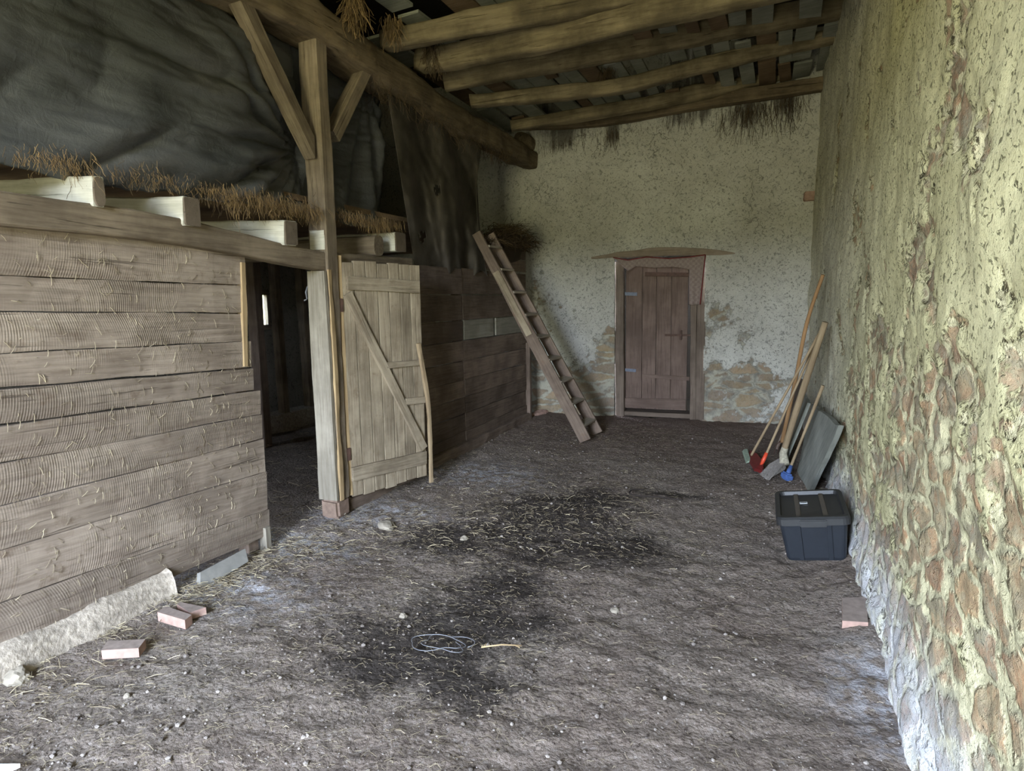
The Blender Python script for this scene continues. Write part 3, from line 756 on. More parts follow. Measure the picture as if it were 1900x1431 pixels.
tag(mesh('slate', sv + [p + tk for p in sv], [(0, 1, 2, 3), (7, 6, 5, 4), (0, 4, 5, 1), (1, 5, 6, 2), (2, 6, 7, 3), (3, 7, 4, 0)], 'slate'),
    'flat grey slate leaning under the lowest plank of the near partition', 'slate')

# loft joist ends on the partition beam
for (x0, y0, x1, y1, xe, lab, rd) in ((60, 325, 175, 383, 195, 'thick rounded whitewashed joist end nearest the viewer', 1), (240, 364, 343, 418, 371, 'squared joist end with whitewashed side and dark brown cut, second from the viewer', 0),
                                  (420, 408, 530, 454, 552, 'wedge shaped whitewashed joist end just before the post', 0)):
    a, b, c = on(x1, y0, x=-3.0), on(x1, y1, x=-3.0), on(xe, (y0 + y1) / 2, x=-3.0)
    h_ = abs(a.z - b.z) - .005; w_ = abs(c.y - (a.y + b.y) / 2)
    cc = Vector((-3.0, (a.y + b.y) / 2 + w_ / 2, (a.z + b.z) / 2))
    o = thing('loft_joist', cc, lab, 'joist', 'loft joist ends on the near partition')
    timber('shaft', [cc + Vector((-1.6, .02, .10)), cc + Vector((-.012, 0, 0))], w_, h_, (0, 0, 1), 'white_wood', o, sq=8, rough=.008)
    tag(timber('cut_end', [cc + Vector((-.012, 0, 0)), cc], w_ * .99, h_ * .99, (0, 0, 1), 'end_wood', o, sq=3 if rd else 8, seg=2, rough=.003), 'grey brown sawn end')
a, b = on(733, 430, x=-3.03), on(735, 466, x=-3.03)
cc = Vector((-3.03, a.y + .09, (a.z + b.z) / 2))
o = thing('loft_joist', cc, 'squared white-sided joist end above the open stable door', 'joist')
timber('shaft', [cc + Vector((-2.2, 0, .02)), cc + Vector((-.012, 0, 0))], .16, abs(a.z - b.z), (0, 0, 1), 'white_wood', o, sq=8, rough=.006)
timber('cut_end', [cc + Vector((-.012, 0, 0)), cc], .158, abs(a.z - b.z) * .99, (0, 0, 1), 'end_wood', o, sq=8, seg=2)
a = on(697, 455, x=-3.05)
tag(timber('log_end', [Vector((-4.5, a.y + .05, a.z)), Vector((-3.05, a.y + .05, a.z))], .14, .17, (0, 0, 1), 'oak', None, sq=3, n=14, rough=.006), 'round brown log end above the open stable door beside a white-sided joist', 'log')

# ------------------------------------------------------------------ open stable door
H0, H1 = Vector((-3.04, 4.10, 0)), Vector((-2.80, 4.86, 0))
DM = frame((H0.x, H0.y, .10), H1 - H0, (0, 0, 1)); DW = (H1 - H0).length; DH = 1.83
sd = thing('door_2', H0, 'weathered plank stable door standing open with one long diagonal brace', 'door', kind='structure', mtx=DM)
def dp(x, y, z): return DM @ Vector((x, y, z))
nb = 7; xx = 0
for i in range(nb):
    bw = DW / nb
    timber('board', [dp(xx + bw / 2, 0, rnd.uniform(-.012, .01)), dp(xx + bw / 2, 0, DH + rnd.uniform(-.01, .015))], bw - .006, .024, DM.to_3x3() @ Vector((0, 1, 0)), 'door_wood', sd, sq=8, seg=30, rough=.003)
    xx += bw
yv = DM.to_3x3() @ Vector((0, -1, 0))
def batten(n, x0, z0, x1, z1, w_, lab=None, mat='door_wood'):
    o = timber(n, [dp(x0, -.026, z0), dp(x1, -.026, z1)], w_, .028, yv, mat, sd, sq=8, seg=24, rough=.004)
    if lab: tag(o, lab)
def dz(px, py): # height on the door leaf at a pixel
    rr = ray(px, py); nn = DM.to_3x3() @ Vector((0, 1, 0)); s = nn.dot(DM.translation - Vector((0, 0, EYE))) / nn.dot(rr)
    return DM.inverted() @ (Vector((0, 0, EYE)) + rr * s)
def bpx(n, p, q, w_, lab=None, mat='door_wood'):
    a, b = dz(*p), dz(*q); batten(n, a.x, a.z, b.x, b.z, w_, lab, mat)
bpx('batten', (640, 525), (773, 533), .10); bpx('batten', (650, 880), (786, 848), .11)
bpx('batten', (712, 678), (783, 672), .05); bpx('batten', (748, 745), (787, 741), .055)
bpx('brace', (641, 545), (782, 832), .075, 'long diagonal brace')
tag(timber('edge_strip', [dp(-.01, -.005, .02), dp(-.012, -.005, 1.0), dp(-.008, -.005, DH + .04)], .03, .02, yv, 'fresh_wood', sd, sq=8, rough=.005), 'split yellow hinge edge')
a, b = dz(768, 637), dz(793, 885)
tag(timber('closing_bar', [dp(a.x + .005, -.05, a.z), dp(DW + .015, -.045, .6), dp(DW + .02, -.04, -.06)], .04, .03, yv, 'handle_grey', sd, sq=4, rough=.006), 'thin bent wooden bar on the closing edge')
for z in (.35, 1.5):
    tag(box('hinge', (.05, .05, .10), DM @ T((-.025, .0, z)), 'iron', sd, .004), 'rusty iron hinge')

# ------------------------------------------------------------------ stable interior
kv = thing('manger_kerb', (-5.95, 6.9, 0), 'low dusty concrete kerb along the stable floor', 'kerb', kind='structure')
timber('kerb', [(-5.95, 3.6, .10), (-5.95, 8.7, .10)], .25, .26, (0, 0, 1), 'concrete', kv, sq=8, n=20, rough=.015)
for (pa, pb, lab) in (((509, 515), (527, 755), 'slim upright stall post nearer the tiny window'), ((557, 515), (574, 745), 'slim upright stall post nearer the doorway jamb')):
    a, b = on(*pa, x=-5.9), on(*pb, x=-5.9)
    tag(timber('stall_post', [(-5.9, b.y, .22), (-5.9, a.y, 2.27)], .11, .10, (0, 1, 0), 'oak', None, sq=8, rough=.006), lab, 'post', 'upright posts in the stable')
a = on(470, 520, x=-5.4)
tag(timber('stall_post', [(-5.4, a.y, 0), (-5.4, a.y, 2.27)], .13, .12, (0, 1, 0), 'plank_dark', None, sq=8, rough=.006), 'dark upright stall post seen beside the yellow edge of the planks', 'post', 'upright posts in the stable')
hk = on(572, 545, y=4.2)
a = on(574, 540, x=-3.25)
bm_c = bpy.data.curves.new('hook', 'CURVE'); 
def tube(name, pts, r, mat, parent=None, cyc=False, res=6):
    """a bent rod or cord as one mesh"""
    V = []; Fc = []; pts = [Vector(p) for p in pts]; N_ = len(pts)
    pa = None
    for i, p in enumerate(pts):
        t = (pts[min(i + 1, N_ - 1)] - pts[max(i - 1, 0)]).normalized()
        a_ = (pa - t * pa.dot(t)).normalized() if pa is not None else t.orthogonal().normalized(); pa = a_
        c_ = t.cross(a_); rr = r[i] if isinstance(r, (list, tuple)) else r
        for k in range(res): an = 2 * math.pi * k / res; V.append(p + (a_ * math.cos(an) + c_ * math.sin(an)) * rr)
    for i in range(N_ - 1):
        for k in range(res): k2 = (k + 1) % res; Fc.append((i * res + k, i * res + k2, (i + 1) * res + k2, (i + 1) * res + k))
    Fc.append(tuple(reversed(range(res)))); Fc.append(tuple((N_ - 1) * res + k for k in range(res)))
    return mesh(name, V, Fc, mat, parent, None, True)
bpy.data.curves.remove(bm_c)
hx = Vector((-3.185, 3.93, on(572, 545, x=-3.2).z))
tag(tube('hook', [hx + Vector((0, .06, .05)), hx + Vector((-.02, -.01, .05)), hx + Vector((-.02, -.03, .01)), hx + Vector((-.02, -.02, -.04)), hx + Vector((-.02, -.05, -.05))], .006, 'wire'), 'small pale iron hook on the doorway post', 'hook')

# ------------------------------------------------------------------ far plank door
fd = thing('door_1', ((DX0 + DX1) / 2, YB + .12, 0), 'brown plank door in the end wall under a hanging blanket', 'door', kind='structure')
YD = YB + .12
def fpx(px, py, y=YD): return on(px, py, y=y)
for (p, q, w_, nm) in (((1150, 490), (1151, 772), .12, 'jamb'), ((1303, 485), (1299, 778), .11, 'jamb'), ((1288, 490), (1286, 775), .075, 'jamb')):
    a, b = fpx(*p, YB + .06), fpx(*q, YB + .06); timber(nm, [(b.x, YB + .06, -.02), (a.x, YB + .06, 2.12)], w_, .10, (0, 1, 0), 'jamb', fd, sq=8, rough=.006)
lt, lb, rt, rbm = fpx(1162, 497), fpx(1160, 757), fpx(1278, 494), fpx(1271, 760)
lf = thing('leaf', (lt.x, YD, 0), None, None); COL.objects.unlink(lf); lf2 = bpy.data.objects.new('leaf', None); bpy.data.objects.remove(lf); lf2.name = 'leaf'
link(lf2, T((lt.x, YD, 0)), fd)
bxs = [0, .27, .5, .74, 1.0]
for i in range(4):
    x0, x1 = lerp(lt.x, rt.x, bxs[i]), lerp(lt.x, rt.x, bxs[i + 1])
    timber('board', [((x0 + x1) / 2, YD, .10), ((x0 + x1) / 2, YD, 2.05)], (x1 - x0) - .006, .03, (0, 1, 0), 'fardoor', lf2, sq=8, seg=30, rough=.003)
def fbar(nm, p, q, w_, mat, th=.025, off=.028):
    a, b = fpx(*p, YD - off), fpx(*q, YD - off); return timber(nm, [a, b], w_, th, (0, 1, 0), mat, lf2, sq=8, rough=.003)
fbar('batten', (1197, 509), (1285, 510), .055, 'iron'); fbar('batten', (1192, 697), (1279, 703), .05, 'fardoor')
fbar('bottom_rail', (1160, 747), (1272, 750), .13, 'fardoor')
tag(fbar('strap_hinge', (1154, 545), (1182, 546), .045, 'steel', .008, .02), 'blue grey iron strap hinge')
tag(fbar('strap_hinge', (1154, 686), (1180, 688), .04, 'steel', .008, .02), 'blue grey iron strap hinge')
tag(fbar('latch', (1234, 622), (1286, 622), .025, 'iron', .02, .04), 'rusty iron latch bar')
a = fpx(1263, 622, YD - .05); box('latch_guard', (.03, .03, .13), T(a), 'iron', lf2, .004)
tag(timber('threshold', [(DX0, YB + .2, .03), (DX1, YB + .2, .03)], .3, .06, (0, 0, 1), 'jamb', None, sq=6, rough=.008), 'dusty grey threshold under the far door', 'threshold', None, 'structure')
lp = [on(1098, 478, y=YB), on(1180, 470, y=YB), on(1260, 466, y=YB), on(1364, 470, y=YB)]
tag(timber('lintel', [p + Vector((0, -.006, -.004)) for p in lp], [.02, .085, .115, .09, .02], .034, (0, 1, 0), 'lintel_wood', None, sq=8, seg=30, rough=.012),
    'thin weathered timber lintel across the top of the far door', 'lintel')
# blanket pinned over the far door
bk = thing('blanket', on(1225, 480, y=YB - .03), 'dusty checked blanket with dark red edge draped over the far door', 'blanket')
tops = [(1138, 478), (1165, 482), (1200, 477), (1240, 479), (1275, 478), (1309, 473)]
bots = [(1165, 502), (1185, 492), (1215, 496), (1245, 494), (1272, 566), (1300, 566)]
def sheet(name, top, bot, nu, nv, mat, parent, yfn, thick=.006):
    V = []; Fc = []
    def pick(l, u):
        f = u * (len(l) - 1); i = min(int(f), len(l) - 2); return lerp(l[i][0], l[i + 1][0], f - i), lerp(l[i][1], l[i + 1][1], f - i)
    for j in range(nv + 1):
        for i in range(nu + 1):
            a, b = pick(top, i / nu), pick(bot, i / nu); v = j / nv
            V.append(yfn(lerp(a[0], b[0], v), lerp(a[1], b[1], v), i / nu, v))
    for j in range(nv):
        for i in range(nu): q = j * (nu + 1) + i; Fc.append((q, q + 1, q + nu + 2, q + nu + 1))
    o = mesh(name, V, Fc, mat, parent, None, True)
    s = o.modifiers.new('t', 'SOLIDIFY'); s.thickness = thick; s.offset = 0
    return o, V
o, BV = sheet('cloth', [(1138, 478), (1165, 483), (1200, 477), (1240, 480), (1280, 477), (1309, 473)], [(1165, 503), (1180, 494), (1215, 497), (1250, 495), (1278, 500), (1297, 520)], 40, 10, 'rug', bk,
      lambda px, py, u, v: on(px, py, y=YB - .03 - .05 * v * (1 - v) - .012 * math.sin(u * 25) * v))
o, TV = sheet('cloth', [(1279, 478), (1295, 475), (1309, 473)], [(1278, 566), (1288, 566), (1299, 565)], 10, 24, 'rug', bk,
      lambda px, py, u, v: on(px, py, y=YB - .035 - .04 * v * (1 - v) - .02 * math.sin(u * 7) * v))
tube('edging', [p + Vector((0, -.006, 0)) for p in BV[:41]], .008, 'rug_edge', bk)
tube('edging', [TV[j * 11 + 10] + Vector((0, -.006, 0)) for j in range(25)], .008, 'rug_edge', bk)
sk = [on(1284, 640, y=YB + .5), on(1277, 660, y=YB + .5), on(1283, 690, y=YB + .5), on(1287, 650, y=YB + .5)]
# ------------------------------------------------------------------ ladder
ld = thing('ladder', on(1090, 818, z=0), 'wooden ladder with flat treads leaning on the far partition', 'ladder')
LA0, LA1 = on(1088, 820, z=.0), on(884, 432, x=-3.06)
LB0, LB1 = on(1110, 806, z=.0), on(907, 436, x=-3.06)
dl = (LA1 - LA0).normalized(); sd_ = Vector((0, 1, 0)); upv = (sd_ - dl * sd_.dot(dl)).normalized()
LA0, LB0 = LA0 + dl * .02, LB0 + dl * .02
timber('rail', [LA0, LA1], [.135, .13, .10], .035, upv, 'ladder_wood', ld, sq=8, seg=50, rough=.004)
timber('rail', [LB0, LB1], [.135, .13, .13], .035, upv, 'ladder_wood', ld, sq=8, seg=50, rough=.004)
q0, q1 = LA0.lerp(LA1, .52) - upv * .028, LA0.lerp(LA1, .82) - upv * .028
tag(timber('splint', [q0, q1], .075, .022, upv, 'door_wood', ld, sq=8, rough=.004), 'nailed repair board')
for k in range(9):
    f = .075 + k * .108
    a, b = LA0.lerp(LA1, f), LB0.lerp(LB1, f)
    timber('tread', [a + Vector((.02, 0, 0)), b + Vector((.02, 0, 0))], .12, .026, (.12, 0, 1), 'tread_wood', ld, sq=8, seg=6, rough=.002)

# ------------------------------------------------------------------ tarpaulin and sacking
def seg_dist(p, pl):
    best = 9, 0; tot = len(pl) - 1
    for i in range(tot):
        a, b = pl[i], pl[i + 1]; dx, dy = b[0] - a[0], b[1] - a[1]
        t = max(0, min(1, ((p[0] - a[0]) * dx + (p[1] - a[1]) * dy) / (dx * dx + dy * dy)))
        d = math.hypot(p[0] - a[0] - t * dx, p[1] - a[1] - t * dy)
        if d < best[0]: best = d, (i + t) / tot
    return best
RIDGES = []
for pl, h_, w_ in (([(568, 335), (450, 318), (330, 305), (140, 292)], .055, .055), ([(565, 262), (430, 246), (320, 240), (220, 250), (120, 275)], .060, .07), ([(568, 372), (480, 350), (380, 330)], .04, .045),
                   ([(562, 225), (470, 190), (350, 160)], .045, .06), ([(566, 300), (500, 285), (380, 278), (240, 288)], .045, .05), ([(0, 40), (140, 85), (300, 150), (420, 190)], .02, .03),
                   ([(0, 90), (150, 150), (300, 205)], .02, .05), ([(280, 0), (400, 60), (500, 110)], .03, .05), ([(120, 60), (250, 100)], .02, .04)):
    RIDGES.append(([(on(a, b, x=-3.15).y, on(a, b, x=-3.15).z) for a, b in pl], h_, w_))
def tarp_sheet():
    nu, nv = 190, 110; V = []; Fc = []
    y0, y1 = .2, 5.08
    for j in range(nv + 1):
        for i in range(nu + 1):
            u, v = i / nu, j / nv; y = lerp(y0, y1, u)
            zb = 2.25 + .02 * math.sin(y * 2) + .03 * fbm((y, 0, 0), 3, 2)
            zb = zb + .10 * sst(3.0, 1.4, y) * 0
            zt = 3.50
            z = lerp(zt, zb, v)
            # folds gather at the post
            dy, dzz = y - 3.98, z - 2.72
            r = math.hypot(dy, dzz) + .05; an = math.atan2(dzz, -dy) if y < 3.98 else math.atan2(z - 3.45, (y - 4.85))
            if y < 3.98:
                an += .25 * r * r * .3; q_ = an * 9.5 + 2.2 * fbm((y, z, 0), 2, .9); fo = ((abs(math.sin(q_)) ** .7) * .12 + math.sin(an * 21 + 1) * .024) * min(1, r * 1.3) * math.exp(-r * .42) - .03
                bulge = .20 * math.sin(math.pi * min(1, max(0, (3.95 - y) / 3.2))) * math.sin(math.pi * v) ** .8
            else:
                fo = math.sin(an * 15) * .04 * min(1, 1.2 * v + .2); bulge = .03
            w1 = -.012 * math.exp(-((z - 2.98 - .03 * math.sin(y * 2)) / .018) ** 2) - .010 * math.exp(-((z - 3.22) / .015) ** 2) + .02 * fbm((y * .7 + z * 1.2, y * .4 - z * 2.6, 0), 4, 1.6)
            if 1.2 < y < 4.0:
                for pl, h_, w_ in RIDGES:
                    d, t = seg_dist((y, z), pl)
                    if d < w_ * 3: w1 += h_ * math.exp(-(d / w_) ** 2) * min(1, .35 + 2.2 * t) * sst(1.05, .7, t)
            x = -3.27 + .12 * (1 - sst(3.2, 3.95, y)) * .6 + bulge * .55 + fo + w1
            if 3.75 < y < 4.25: x = min(x, -3.22)
            if v < .15: x = lerp(-3.28, x, v / .15)
            V.append((x, y, z))
    for j in range(nv):
        for i in range(nu): q = j * (nu + 1) + i; Fc.append((q, q + 1, q + nu + 2, q + nu + 1))
    o = mesh('tarpaulin', V, Fc, 'tarp', smooth=True)
    s = o.modifiers.new('t', 'SOLIDIFY'); s.thickness = .004
    return tag(o, 'large dark green tarpaulin hanging in folds from the main beam', 'tarpaulin')
tarp_sheet()
def cloth_sheet():
    nu, nv = 90, 60; V = []; Fc = []
    for j in range(nv + 1):
        for i in range(nu + 1):
            u, v = i / nu, j / nv
            a = (lerp(718, 893, u), lerp(172, 268, u)); b = (lerp(770, 905, u), lerp(500, 512, u) + (8 * math.sin(u * 19)))
            px, py = lerp(a[0], b[0], v), lerp(a[1], b[1], v)
            if u > .93: px -= 14 * math.sin(math.pi * v) * (u - .93) / .07
            fo = .05 * math.sin(u * 13 + 1.6 * v + 1.8 * fbm((u, v, 2), 2, 2)) * (.25 + .75 * u) + .025 * math.sin(u * 34 - v * 3 + 2 * fbm((u, v, 7), 2, 2)) * u * v + .03 * fbm((u, v, 0), 3, 3)
            V.append(on(px, py, x=-3.12 - .02 * (1 - v) + fo))
    for j in range(nv):
        for i in range(nu):
            u, v = (i + .5) / nu, (j + .5) / nv
            h1 = ((u - .44) / .045) ** 2 + ((v - .46) / .035) ** 2 + .8 * noise.noise(Vector((u * 60, v * 60, 0)))
            h2 = ((u - .17) / .045) ** 2 + ((v - .80) / .03) ** 2 + .8 * noise.noise(Vector((u * 60, v * 60, 3)))
            if h1 < .8 or h2 < .8: continue
            q = j * (nu + 1) + i; Fc.append((q, q + 1, q + nu + 2, q + nu + 1))
    o = mesh('sacking_curtain', V, Fc, 'sacking', smooth=True)
    s = o.modifiers.new('t', 'SOLIDIFY'); s.thickness = .004
    tag(o, 'torn dark brown sacking hanging beside the tarpaulin above the far partition', 'curtain')
cloth_sheet()

# ------------------------------------------------------------------ hay
S = Strands()
for i in range(4200):                              # fringe along the loft edge under the tarpaulin
    y = rnd.uniform(.9, 5.0)
    if 3.9 < y < 4.1: continue
    if y < 2.9 and rnd.random() < .55 + .8 * fbm((y, 3, 0), 2, 3): continue
    k = .5 + .9 * max(0, fbm((y, 0, 0), 3, 2.5)) + (.5 if 3.0 < y < 3.9 else 0)
    S.droop((-3.08 + rnd.gauss(0, .05), y, 2.29 + rnd.gauss(0, .025)), rnd.uniform(.03, .13) * k, rnd.uniform(.0006, .0013), (.2, 0, -.3), .3)
S.build('hay_fringe', 'hay', 'ragged brown hay hanging under the tarpaulin along the loft edge', 'hay')
S = Strands()
for i in range(1700):                              # wad of hay behind the ladder top
    y = rnd.uniform(6.9, 8.25); h = .28 * math.exp(-((y - 7.75) / .45) ** 2)
    p = Vector((-3.15 + rnd.gauss(0, .10), y, 2.28 + rnd.random() * h))
    d = Vector((rnd.gauss(0, 1), rnd.gauss(0, 1), rnd.gauss(0, .5))).normalized() * rnd.uniform(.06, .16)
    S.add([p - d, p + Vector((0, 0, .02)), p + d], .0025)
o = S.build('hay_wad', 'hay_dark', 'dark brown wad of hay on the partition behind the ladder top', 'hay')
bm = bmesh.new(); bmesh.ops.create_uvsphere(bm, u_segments=24, v_segments=12, radius=1)
for v in bm.verts: v.co = Vector((-3.2 + v.co.x * .14, 7.7 + v.co.y * .55, 2.27 + v.co.z * .24)) + Vector((1, 1, 1)) * .03 * noise.noise(v.co * 3)
me = bpy.data.meshes.new('core'); bm.to_mesh(me); bm.free(); me.materials.append(M['hay_dark']); link(bpy.data.objects.new('core', me), Matrix.Identity(4), o)
def tuft(px, py, x, n, ln, spread, mat, lab, y=None):
    S = Strands(); c = on(px, py, x=x) if y is None else on(px, py, y=y)
    for i in range(n): S.droop(c + Vector((rnd.gauss(0, spread[0]), rnd.gauss(0, spread[1]), rnd.gauss(0, spread[2]))), rnd.uniform(.3, 1) * ln, rnd.uniform(.0013, .0026), (0, 0, -.5), .28)
    S.build('hay_tuft', mat, lab, 'hay')
tuft(655, -8, -2.93, 260, .32, (.03, .035, .03), 'hay', 'long blond hay tuft hanging over the main beam above the post')
tuft(727, 38, -2.90, 110, .22, (.03, .035, .02), 'hay', 'hay tuft hanging from the nearest joist tip')
tuft(808, 92, -2.88, 200, .24, (.04, .06, .04), 'hay_dark', 'dark hay clump hanging from the second joist tip')
tuft(1128, 128, on(1128, 128, z=4.03).x, 110, .26, (.035, .035, .015), 'hay_dark', 'small hay tuft hanging between the joists in mid span', )
S = Strands()
for i in range(520):                               # rootlets under the main beam
    y = rnd.uniform(4.6, 7.7); bz = beam_z(y)
    S.droop((-3.12 + rnd.gauss(0, .07), y, bz - .12), rnd.uniform(.03, .22), .0014, (0, 0, -.3), .35)
S.build('hay_wisps', 'hay_dark', 'thin hay wisps hanging under the far half of the main beam', 'hay')
S = Strands()
for c, w_, n_, l_ in ((-.38, .17, 130, .5), (.08, .10, 80, .45), (-2.05, .08, 40, .3), (-2.75, .3, 50, .2), (-1.2, .15, 25, .18), (-1.0, 1.2, 70, .1)):
    for i in range(n_):
        x = rnd.gauss(c, w_)
        if not -3.2 < x < .42: continue
        zt = 3.80 + .07 * (x + 3.0)
        S.droop((x, YB - .05 + rnd.gauss(0, .01), zt - rnd.uniform(0, .12)), rnd.uniform(.25, 1) * l_, .0015, (0, .04, -1.6), .16)
S.build('hay_streaks', 'hay_dark', 'dark hay and cobweb strands trailing down the top of the end wall', 'hay')
S = Strands()
for i in range(700):                               # bits caught on the near planks
    y, z = rnd.uniform(1.5, 3.2), rnd.uniform(.1, 1.95)
    d = Vector((0, rnd.gauss(0, .5), rnd.gauss(0, 1))).normalized() * rnd.uniform(.006, .026)
    p = Vector((XP + .002, y, z)); S.add([p - d, p + Vector((.004, 0, 0)), p + d], .0011)
S.build('straw_bits', 'straw', 'short straw bits stuck to the near planks', 'straw')

# loose straw and crumbs on the floor
S = Strands()
for i in range(14000):
    x, y = rnd.uniform(-3.05, .45), 1.3 + 6.8 * rnd.random() ** 1.35
    dm = blob(x, y, DAMP)
    if x > -.9 and rnd.random() < .62 * (1 - dm): continue
    z = ground(x, y) + .006; a = rnd.gauss(0, .7) if rnd.random() < .6 else rnd.uniform(0, 6.28)
    l_ = rnd.uniform(.008, .045) * (1.5 if rnd.random() < .06 else 1)
    d = Vector((math.cos(a), math.sin(a), rnd.gauss(0, .12))) * l_ / 2
    b_ = Vector((rnd.gauss(0, .004), rnd.gauss(0, .004), rnd.uniform(.001, .006)))
    p = Vector((x, y, z)); S.add([p - d, p + b_, p + d], rnd.uniform(.0004, .0009))
for (px, py, n_, sx, sy) in ((400, 1080, 330, .12, .1), (340, 1115, 220, .1, .1), (230, 1180, 160, .15, .06), (470, 1045, 220, .12, .08), (540, 1010, 260, .25, .12), (60, 1255, 180, .2, .1), (700, 990, 300, .4, .25), (1000, 960, 500, .6, .4), (560, 900, 260, .4, .3)):
    c = on(px, py, z=0)
    for i in range(n_):
        x, y = rnd.gauss(c.x, sx), rnd.gauss(c.y, sy)
        if not -3.9 < x < .4: continue
        a = rnd.uniform(0, 6.28); l_ = rnd.uniform(.02, .08)
        d = Vector((math.cos(a), math.sin(a), rnd.gauss(0, .2))) * l_ / 2; p = Vector((x, y, ground(x, y) + .008 + abs(rnd.gauss(0, .008))))
        S.add([p - d, p + Vector((0, 0, .004)), p + d], rnd.uniform(.0008, .0017))
for i in range(900):
    x, y = rnd.uniform(-6.3, -3.2), rnd.uniform(3.2, 8)
    a = rnd.uniform(0, 6.28); d = Vector((math.cos(a), math.sin(a), .1)) * rnd.uniform(.02, .07); p = Vector((x, y, .035)); S.add([p - d, p, p + d], .0018)
S.build('straw', 'straw', 'loose straw scattered over the earth floor', 'straw')
gv = []; gf = []
ico = [(0, 0, 1), (.894, 0, .447), (.276, .851, .447), (-.724, .526, .447), (-.724, -.526, .447), (.276, -.851, .447), (.724, .526, -.447), (-.276, .851, -.447), (-.894, 0, -.447), (-.276, -.851, -.447), (.724, -.526, -.447), (0, 0, -1)]
icf = [(0, 1, 2), (0, 2, 3), (0, 3, 4), (0, 4, 5), (0, 5, 1), (1, 6, 2), (2, 7, 3), (3, 8, 4), (4, 9, 5), (5, 10, 1), (6, 7, 2), (7, 8, 3), (8, 9, 4), (9, 10, 5), (10, 6, 1), (11, 7, 6), (11, 8, 7), (11, 9, 8), (11, 10, 9), (11, 6, 10)]
for i in range(9000):
    x, y = rnd.uniform(-3.08, .5), 1.25 + 6.5 * rnd.random() ** 1.7
    r = min(.011, .0022 * rnd.paretovariate(2.6)); z = ground(x, y) + r * .5; b = len(gv)
    for v in ico:
        gv.append((x + v[0] * r * rnd.uniform(.7, 1.3), y + v[1] * r * rnd.uniform(.7, 1.3), z + v[2] * r * rnd.uniform(.5, .9)))
    gf += [tuple(b + k for k in f) for f in icf]
tag(mesh('gravel', gv, gf, 'gravel'), 'small crumbs of earth and grit on the floor', 'grit', None, 'stuff')

# ------------------------------------------------------------------ small things on the floor
def gz(p): return Vector((p.x, p.y, ground(p.x, p.y)))
def slab(px4, h, mat, name, lab, cat, edge=None):
    v = [on(*p, z=h) for p in px4]; b = [Vector((p.x, p.y, -.01)) for p in v]
    return tag(mesh(name, v + b, [(0, 1, 2, 3), (7, 6, 5, 4), (0, 4, 5, 1), (1, 5, 6, 2), (2, 6, 7, 3), (3, 7, 4, 0)], None, mats=['brick_dark', mat], mi=[0, 0, 1, 1, 1, 1]), lab, cat)
slab([(188, 1207), (257, 1203), (270, 1186), (199, 1190)], .035, 'brick', 'brick', 'single thin brick lying flat near the concrete footing', 'brick')
slab([(292, 1136), (343, 1151), (356, 1141), (308, 1125)], .04, 'brick', 'brick', 'thin dark topped brick touching a paler broken one', 'brick')
slab([(328, 1121), (352, 1137), (382, 1127), (334, 1117)], .03, 'brick', 'brick', 'paler broken brick behind a thin dark one', 'brick')
slab([(1563, 1152), (1611, 1155), (1606, 1108), (1563, 1109)], .05, 'brick', 'brick', 'reddish brick at the foot of the long wall', 'brick')
for (px, py, s_, m_, lab) in ((32, 1263, (.05, .06, .045), 'stone', 'lumpy pale stone beside the end of the footing'), (60, 1205, (.035, .05, .04), 'stone', 'rounded stone stuck in the crumbling footing'),
                           (748, 1143, (.022, .02, .018), 'stone', 'small white stone on the earth floor near the twine'), (1141, 1129, (.024, .02, .016), 'stone', 'small white stone alone on the grey earth'),
                           (861, 1001, (.03, .028, .02), 'stone', 'tan pebble at the edge of the far damp patch'), (718, 972, (.09, .06, .035), 'stone', 'flat stone before the open stable door'),
                           (625, 947, (.13, .05, .03), 'stone', 'pale flat stone at the foot of the post'), (975, 773, (.08, .07, .07), 'stone', 'grey stone at the end of the far partition'),
                           (235, 1284, (.016, .014, .012), 'stone', 'tiny pale pebble in front of the flat brick'), (1000, 768, (.2, .07, .05), 'brick', 'reddish broken stones along the foot of the end wall')):
    p = on(px, py, z=0); tag(rock('stone', (p.x, p.y, ground(p.x, p.y) - s_[2] * .3 if p.x > -3.1 else -.01), s_, m_, None, px * .13), lab, 'stone')
a, b = on(893, 1201, z=.012), on(968, 1198, z=.012)
st_ = thing('stick', a, 'pale peeled stick lying on the damp earth', 'stick')
tube('stem', [a, a.lerp(b, .5) + Vector((0, .004, .006)), b], [.004, .0035, .003], 'fresh_wood', st_)
tube('twig', [a.lerp(b, .05), a.lerp(b, .02) + Vector((.01, .03, .005))], .002, 'fresh_wood', st_); tube('twig', [a.lerp(b, .85), b + Vector((0, -.025, .003))], .002, 'fresh_wood', st_)
c = on(825, 1195, z=.012); pts = []
for i in range(60):
    t = i / 59 * 4.2 * math.pi; r = .10 + .035 * math.sin(t * .7)
    r *= 1 + .75 * noise.noise(Vector((t * .9, 3, 0)))
    pts.append(c + Vector((r * 1.2 * math.cos(t) + .05 * math.sin(t * .37), r * .62 * math.sin(t), .006 + .006 * math.sin(t * 1.7))))
tag(tube('twine', pts, .0018, 'wire'), 'tangled loop of grey twine on the dark damp earth', 'twine')
c = on(1225, 920, z=.012); pts = [c + Vector((.25 * math.cos(t), .1 * math.sin(t) + .03 * math.sin(3 * t), .01)) for t in np.linspace(2.2, 5.6, 30)]
tag(tube('cord', pts, .006, 'dark'), 'black cord curled on the earth beyond the damp patch', 'cord')
pw = [on(-30, 1418, z=.02), on(37, 1417, z=.02), on(20, 1425, z=.02), on(-30, 1431, z=.02)]
